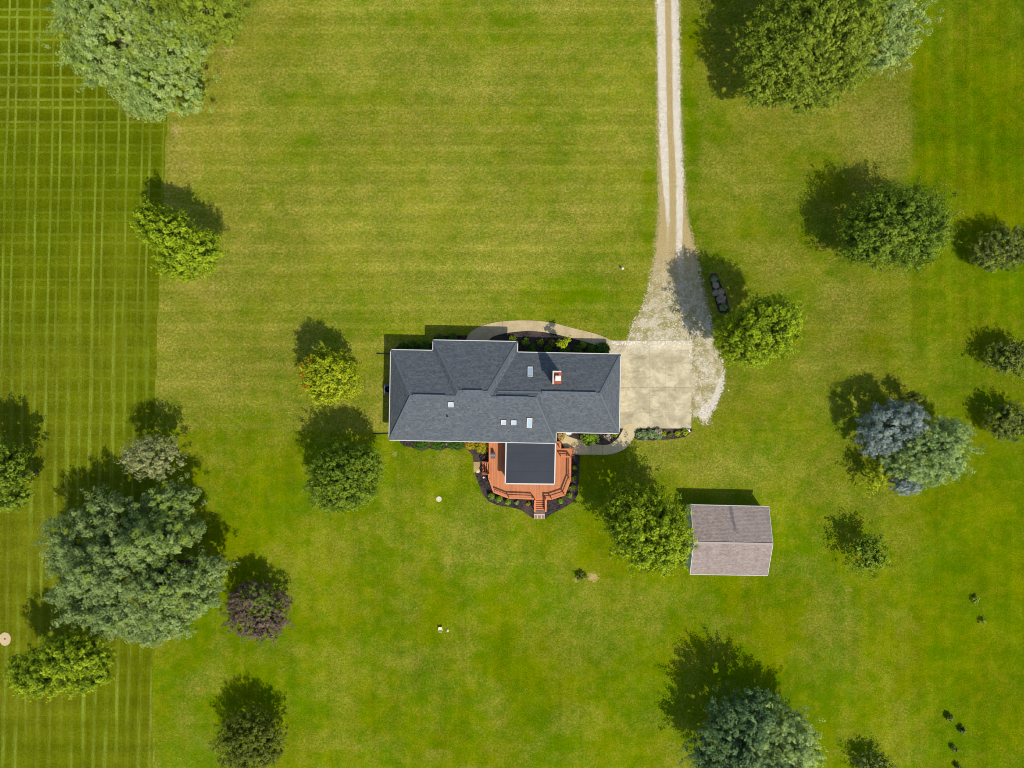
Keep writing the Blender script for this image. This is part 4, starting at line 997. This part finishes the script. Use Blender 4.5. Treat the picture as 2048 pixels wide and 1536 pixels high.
railing([(977.6,948.5),(978,957),(987.8,984),(1017.2,995.6),(1067.6,997.6)])
railing([(1092,998),(1103,998),(1129,989.4),(1140.5,959.8),(1141,913.6),(1122,912.6)])
railing([(1114,884.6),(1120.8,884.6),(1120.8,896.5)])
def stairs(x0, y0, dirx, diry, n, width, run, ztop, rails, wpx=None):
    """stairs from px point (centre of the top edge) going along dir (photo directions)"""
    d_ = Vector((dirx, -diry, 0)).normalized(); s_ = Vector((-d_.y, d_.x, 0)); p0 = P(x0, y0, ztop)
    st_ = empty('stairs', P(x0, y0, 0)); st_.parent = deck; st_.matrix_parent_inverse = pm(deck).inverted()
    zs = ztop/(n+1)
    ang = math.atan2(d_.y, d_.x)
    L = run*n
    for sgn in (-1, 1):
        strg = MB(); a = p0 + s_*sgn*(width/2-0.03); strg.bar(Vector((a.x, a.y, ztop-0.2)), Vector((a.x+d_.x*L, a.y+d_.y*L, 0.08)), 0.05, 0.26); strg.build('stringer', M_RAIL, st_)
    for k in range(n):
        c = p0 + d_*(run*(k+0.5)); z = ztop - zs*(k+1)
        m = MB(); m.box((c.x, c.y, z-0.02), (run*0.62, width-0.12, 0.04), ang); m.build('tread', M_RAIL, st_)
    for sgn in rails:
        m = MB(); a = p0 + s_*sgn*(width/2+0.04); zt_ = ztop+0.86
        b0 = Vector((a.x, a.y, zt_)); b1 = Vector((a.x+d_.x*L, a.y+d_.y*L, 0.86+0.12))
        m.bar(b0, b1, 0.17, 0.045)
        for dz in (0.45,): m.bar(b0-Vector((0,0,dz)), b1-Vector((0,0,dz)), 0.04, 0.1)
        for t_ in (0.02, 0.97):
            q = b0.lerp(b1, t_); m.box((q.x, q.y, (q.z-0.02)/2), (0.1, 0.1, q.z-0.04), ang)
        m.build('handrail', M_RAIL, st_, weld=False)
    return st_
stairs(1080.5, 997.6, 0, 1, 6, 1.22, 0.255, ZD, (-1, 1))
stairs(977.4, 935.5, -1, 0, 3, 1.30, 0.27, ZD, (-1, 1))
stairs(1141.6, 904.8, 1, 0, 2, 0.9, 0.2, ZD, ())
# landings
def paver_mat(name, c0, c1, mortar, w, h):
    t = NT(name); o = t.obj(); br = t.n('ShaderNodeTexBrick'); t.put(br.inputs['Vector'], o)
    br.inputs['Color1'].default_value = lin(*c0); br.inputs['Color2'].default_value = lin(*c1); br.inputs['Mortar'].default_value = lin(*mortar)
    br.inputs['Scale'].default_value = 1.0; br.inputs['Brick Width'].default_value = w; br.inputs['Row Height'].default_value = h; br.inputs['Mortar Size'].default_value = 0.025
    g = t.noise(o, 5, 3); return t.principled(t.value(br.outputs[0], t.add(0.8, t.mul(g, 0.4))), 0.9, t.bump(g, 0.4, 0.01), 0.15)
tri_slab('paver_landing', [(947,923.6),(960,923.6),(960,944.5),(947,944.5)], -0.02, 0.06, paver_mat('tan_pavers', (200, 170, 112), (180, 150, 98), (150, 128, 90), 0.25, 0.14), label='tan paver landing at the foot of the left deck stairs')
tri_slab('paver_landing', [(1068.3,1020.5),(1089.6,1020.5),(1089.6,1028.6),(1068.3,1028.6)], -0.02, 0.055, paver_mat('brown_pavers', (140, 112, 90), (122, 98, 82), (110, 92, 78), 0.2, 0.1), label='narrow brown paver strip at the foot of the long deck stairs')
pb = MB()
for k in range(3):
    x0 = 1069 + k*7.1; a = P(x0, 1030.4); c = P(x0+5.9, 1037.4); pb.box(((a.x+c.x)/2, (a.y+c.y)/2, 0.035), (abs(c.x-a.x), abs(c.y-a.y), 0.09))
pav = pb.build('paver_landing', simple('brown_block', (150, 118, 104), 0.9, 0.2, 4)); tag(pav, 'three brown paving blocks below the deck stairs', kind='structure')
tri_slab('paver_joint', [(1068.3,1028.6),(1089.6,1028.6),(1089.6,1037.6),(1068.3,1037.6)], -0.02, 0.06, simple('white_edging', (226, 206, 186), 0.9, 0.1), label='pale edging around the three paving blocks')

# ------------------------------------------------------------------ SMALL THINGS
g = empty('grill', P(985.8, 909.5, ZD) ); tag(g, 'dark kettle grill with a grey lid standing on the deck', 'grill')
gz = ZD; c = P(985.8, 909.5, gz+0.9)
m = MB(); m.box((c.x, c.y, gz+0.62), (0.56, 0.5, 0.24), 0.02); m.build('firebox', simple('black_enamel', (26, 28, 32), 0.4, 0.1), g, bevel=0.02)
m = MB()
prof = [(math.cos(a)*0.26, math.sin(a)*0.24) for a in [i*math.pi/10 for i in range(11)]]
for i in range(10):
    (y0, z0), (y1, z1) = prof[i], prof[i+1]
    m.face([(c.x-0.26, c.y+y0, gz+0.745+z0), (c.x+0.26, c.y+y0, gz+0.745+z0), (c.x+0.26, c.y+y1, gz+0.745+z1), (c.x-0.26, c.y+y1, gz+0.745+z1)])
for sx in (-0.26, 0.26): m.face([(c.x+sx, c.y+y, gz+0.745+z) for y, z in prof])
lid = m.build('lid', simple('grey_lid', (112, 116, 126), 0.35, 0.1, metal=0.3), g)
m = MB(); m.bar((c.x-0.18, c.y-0.29, gz+0.86), (c.x+0.18, c.y-0.29, gz+0.86), 0.03, 0.03)
for sx in (-0.18, 0.18): m.bar((c.x+sx, c.y-0.23, gz+0.85), (c.x+sx, c.y-0.29, gz+0.86), 0.02, 0.02)
m.build('handle', M_STEEL, lid)
for sx in (-0.22, 0.22):
    for sy in (-0.2, 0.2):
        m = MB(); m.tube([(c.x+sx, c.y+sy, gz), (c.x+sx, c.y+sy, gz+0.5)], 0.02, 6); m.build('leg', simple('leg_black', (30, 30, 32), 0.5), g)
m = MB(); m.box((c.x, c.y-0.36, gz+0.62), (0.5, 0.2, 0.03)); m.build('shelf', simple('shelf_black', (40, 40, 44), 0.5), g)

ac = empty('air_conditioner', P(777, 778.5, 0)); tag(ac, 'dark outdoor air conditioner in the shade beside the left eave', 'air conditioner')
c = P(778.5, 778.5, 0)
m = MB(); m.box((c.x, c.y, 0.04), (1.3, 1.25, 0.1), HR); m.build('pad', simple('pad_concrete', (130, 132, 136), 0.9), ac)
m = MB(); m.box((c.x, c.y, 0.5), (0.9, 0.9, 0.82), HR); m.build('casing', simple('casing_grey', (96, 104, 118), 0.5), ac, bevel=0.03)
m = MB(); m.lathe((c.x, c.y, 0.92), [(0.38, 0), (0.38, 0.03), (0.34, 0.035), (0.33, 0.0)], 24)
for k in range(8):
    a = k*math.pi/8; m.bar((c.x-0.34*math.cos(a), c.y-0.34*math.sin(a), 0.945), (c.x+0.34*math.cos(a), c.y+0.34*math.sin(a), 0.945), 0.012, 0.01)
m.lathe((c.x, c.y, 0.95), [(0.09, 0), (0.07, 0.03), (0.0, 0.035)], 12)
m.build('fan_guard', simple('guard_black', (30, 32, 36), 0.5), ac)

def pipe(pts, label, seed):
    m = MB(); W = [P(x, y, 0.07) for x, y in pts]
    m.tube(W, 0.065, 8); o = m.build('drain_pipe', simple('black_pipe', (34, 42, 50), 0.6), None, smooth=True); tag(o, label, 'pipe', 'drain pipes on the left of the house')
pipe([(753, 706.8), (768, 707.5), (792, 708)], 'dark drain pipe at the upper left house corner', 1)
pipe([(746, 867.8), (765, 867.5), (792, 867)], 'dark drain pipe at the lower left house corner', 2)

# white round pot under the eave, septic lid, lawn light, stones, post
m = MB(); c = P(1136.8, 862.5, 0); m.lathe((c.x, c.y, 0), [(0.26, 0.03), (0.36, 0.35), (0.42, 0.62), (0.44, 0.66), (0.40, 0.66), (0.36, 0.58), (0.0, 0.56)], 28)
o = m.build('flower_pot', simple('white_glaze', (236, 232, 220), 0.4, 0.05), smooth=False); tag(o, 'round white pot peeking from under the garage eave', 'pot')
m = MB(); c = P(877.8, 997.8, 0); m.lathe((c.x, c.y, 0), [(0.33, -0.02), (0.33, 0.07), (0.30, 0.09), (0.20, 0.09), (0.19, 0.075), (0.0, 0.08)], 28)
o = m.build('septic_lid', simple('lid_concrete', (206, 196, 168), 0.85, 0.12, 6)); tag(o, 'round pale septic lid set in the grass left of the deck', 'lid')
m = MB(); c = P(10.5, 1277.5, 0); rr = random.Random(3); pts = [(c.x+math.cos(a)*0.72*rr.uniform(0.92, 1.05), c.y+math.sin(a)*0.80*rr.uniform(0.92, 1.05)) for a in [i*math.pi/10 for i in range(20)]]
m.slab(pts, -0.02, 0.05)
o = m.build('well_pad', simple('tan_concrete', (196, 172, 128), 0.9, 0.15, 3)); tag(o, 'round tan pad with a small dark hub at the left edge', 'pad')
m = MB(); m.lathe((c.x-0.0, c.y, 0.05), [(0.09, 0), (0.08, 0.05), (0.0, 0.06)], 12); m.build('hub', simple('hub_dark', (60, 50, 36), 0.8), o)
m = MB(); c = P(1243.9, 538.5, 0); m.tube([(c.x, c.y, 0), (c.x, c.y, 0.5)], 0.05, 8); m.lathe((c.x, c.y, 0.5), [(0.05, 0), (0.14, 0.02), (0.13, 0.1), (0.05, 0.16), (0.0, 0.17)], 14)
o = m.build('lawn_light', simple('white_plastic', (236, 234, 226), 0.4, 0.04)); tag(o, 'small white lawn light on the grass left of the drive', 'light')
def stone(px, py, s, rgb, label, group=None, seed=0, h=0.5):
    r_ = random.Random(seed); bm = bmesh.new(); bmesh.ops.create_icosphere(bm, subdivisions=2, radius=1)
    off = Vector((r_.uniform(0, 9), r_.uniform(0, 9), 0))
    from mathutils import noise as mn
    for v in bm.verts:
        k = 1 + 0.28*mn.noise(v.co*1.3 + off); v.co = Vector((v.co.x*s[0]*k, v.co.y*s[1]*k, max(-0.02, v.co.z*h*min(s)*k)))
    me = bpy.data.meshes.new('stone'); bm.to_mesh(me); bm.free()
    o = link('stone', me, simple('stone_mat', rgb, 0.9, 0.15, 5)); o.location = P(px, py, 0.03); tag(o, label, 'stone', group)
for i, (x, y, lab) in enumerate([(1372.0, 859.2, 'largest white stone in the corner of the slab bed'), (1378, 860.2, 'white stone between the other two in the slab bed corner'), (1379.2, 863, 'lowest white stone in the slab bed corner')]):
    stone(x, y, (0.11, 0.09) if i else (0.16, 0.12), (240, 238, 232), lab, 'white stones in the slab bed', i)
stone(955.5, 941.5, (0.26, 0.30), (206, 192, 140), 'pale rock on the paver landing by the left deck stairs', None, 11)
stone(967.3, 955, (0.12, 0.10), (232, 222, 214), 'small pale stone in the mulch left of the deck', None, 12)
stone(1125.5, 878.5, (0.32, 0.26), (206, 176, 118), 'tan rock below the ornamental grass', 'rocks by the side walk', 13)
stone(1129.5, 882, (0.22, 0.18), (196, 180, 140), 'smaller grey tan rock at the start of the side walk', 'rocks by the side walk', 14)
stone(1131, 889.5, (0.16, 0.10), (226, 214, 190), 'pale edging stone nearest the small deck steps', 'rocks by the side walk', 15)
stone(1138, 892.5, (0.12, 0.10), (226, 214, 190), 'pale edging stone beside the side walk', 'rocks by the side walk', 16)
stone(1457, 780.5, (0.09, 0.07), (240, 234, 216), 'single pale stone on the grass right of the gravel', None, 17)
# small white lawn chair lying on the grass
chair = empty('lawn_chair', P(881.5, 1256, 0), 0.1); tag(chair, 'small cream white lawn chair on the lower lawn', 'chair')
mc = simple('cream_plastic', (236, 232, 176), 0.6, 0.05); c = P(881.5, 1256, 0)
def cb(name, o_, s_, rx=0.0):
    m = MB(); M = Matrix.Translation(Vector((c.x+o_[0], c.y+o_[1], o_[2]))) @ Matrix.Rotation(0.1, 4, 'Z') @ Matrix.Rotation(rx, 4, 'X'); m.box(None, s_, M=M); return m.build(name, mc, chair, bevel=0.008)
cb('seat', (0, 0, 0.3), (0.42, 0.42, 0.03)); cb('backrest', (0, -0.26, 0.48), (0.4, 0.03, 0.36), 0.45)
for sx in (-0.18, 0.18):
    for sy in (-0.16, 0.2): cb('leg', (sx, sy, 0.15), (0.04, 0.04, 0.3))
    cb('armrest', (sx*1.15, 0.02, 0.46), (0.05, 0.42, 0.025))
stone(895.3, 1260.8, (0.17, 0.2), (186, 194, 160), 'greyish white stone right of the cream lawn chair', None, 18, 0.8)

# ------------------------------------------------------------------ SHED
ZS = 2.5; ZSR = 3.95
e = [P(1381.5, 1009.2, ZS), P(1537.8, 1012.8, ZS), P(1535.3, 1151.4, ZS), P(1380, 1148.8, ZS)]
r0 = P(1386.4, 1084.6, ZSR); r1 = P(1544.8, 1087.8, ZSR)
r0 = (e[0]+e[3])/2; r1 = (e[1]+e[2])/2; r0.z = r1.z = ZSR
shed = empty('shed', P(1462, 1082, 0), HR); tag(shed, 'pale green shed with a faded pinkish grey gable roof', 'shed')
def shed_stain(t, col):
    x, y, z = t.xyz(t.obj()); a = P(1466, 1035, 3.2); b = P(1469, 1062, 3.2)
    wob = t.mul(t.sub(t.noise(t.obj(), 1.5, 2), 0.5), 0.25)
    dx = t.math('ABSOLUTE', t.add(t.sub(t.sub(x, a.x), t.mul(t.sub(y, a.y), (b.x-a.x)/(b.y-a.y))), wob))
    m = t.mul(t.ramp(dx, 0.05, 0.32, 1, 0), t.mul(t.ramp(y, b.y-0.6, b.y+0.6), 0.62))
    n = t.ramp(t.noise(t.map(t.obj(), (1.2, 0.12, 1)), 1.0, 3, 0.6), 0.45, 0.7)
    col = t.mix(t.mul(n, 0.22), col, lin(112, 102, 100))
    return t.mix(m, col, lin(84, 82, 88))
M_SHED = shingle_mat('faded_shingles', (132, 116, 107), (168, 152, 141), (158, 146, 140), 0.155, shed_stain)
sr = MB(); th = Vector((0, 0, -0.07)); sl = math.hypot(4.1, 1.45); Lr = (e[1]-e[0]).length
sr.face([e[1], e[0], r0, r1], [(Lr,0),(0,0),(0,sl),(Lr,sl)]); sr.face([e[3], e[2], r1, r0], [(0,0),(Lr,0),(Lr,sl),(0,sl)])
sro = sr.build('roof', M_SHED, shed, weld=False)
sc2 = MB(); sc2.bar(r0+Vector((0,0,0.01)), r1+Vector((0,0,0.01)), 0.22, 0.05); sc2.build('ridge_cap', simple('pale_ridge', (172, 156, 148), 0.9, 0.1), sro)
st2 = MB()
for a, c in ((e[0], r0), (e[3], r0), (e[1], r1), (e[2], r1), (e[0], e[1]), (e[3], e[2])):
    st2.bar(a+Vector((0,0,-0.055)), c+Vector((0,0,-0.055)), 0.05, 0.13)
st2.build('trim', M_WHITE, shed, weld=False)
# walls
def inset(a, b, k): return a.lerp(b, k)
ctr = (e[0]+e[2])/2
wl_ = [Vector((*(ctr + (p-ctr)*k_).xy, 0)) for p, k_ in ((e[0], 1), (e[1], 1), (e[2], 1), (e[3], 1))]
ud = (e[1]-e[0]).normalized(); vd = (e[3]-e[0]).normalized(); ud.z = vd.z = 0
wl_ = [wl_[0]+ud*0.10+vd*0.35, wl_[1]-ud*0.10+vd*0.35, wl_[2]-ud*0.10-vd*0.35, wl_[3]+ud*0.10-vd*0.35]
sw = MB(); zt2 = ZS+0.02
for i in range(4):
    a, c = wl_[i], wl_[(i+1) % 4]; top = zt2
    if i in (1, 3):
        mm = (a+c)/2; sw.face([Vector((*a.xy, -0.1)), Vector((*c.xy, -0.1)), Vector((*c.xy, top)), Vector((*mm.xy, ZSR-0.1)), Vector((*a.xy, top))])
    else:
        sw.face([Vector((*a.xy, -0.1)), Vector((*c.xy, -0.1)), Vector((*c.xy, top)), Vector((*a.xy, top))])
swo = sw.build('wall', M_GREEN, shed)
dr = MB(); a, c = wl_[3], wl_[0]; n_ = -ud
p, q = a.lerp(c, 0.30)+n_*0.03, a.lerp(c, 0.70)+n_*0.03; dr.bar(Vector((*p.xy, 1.15)), Vector((*q.xy, 1.15)), 0.05, 2.2)
dr.build('door', M_WHITE, shed)
print('leaf quads', NLEAF)
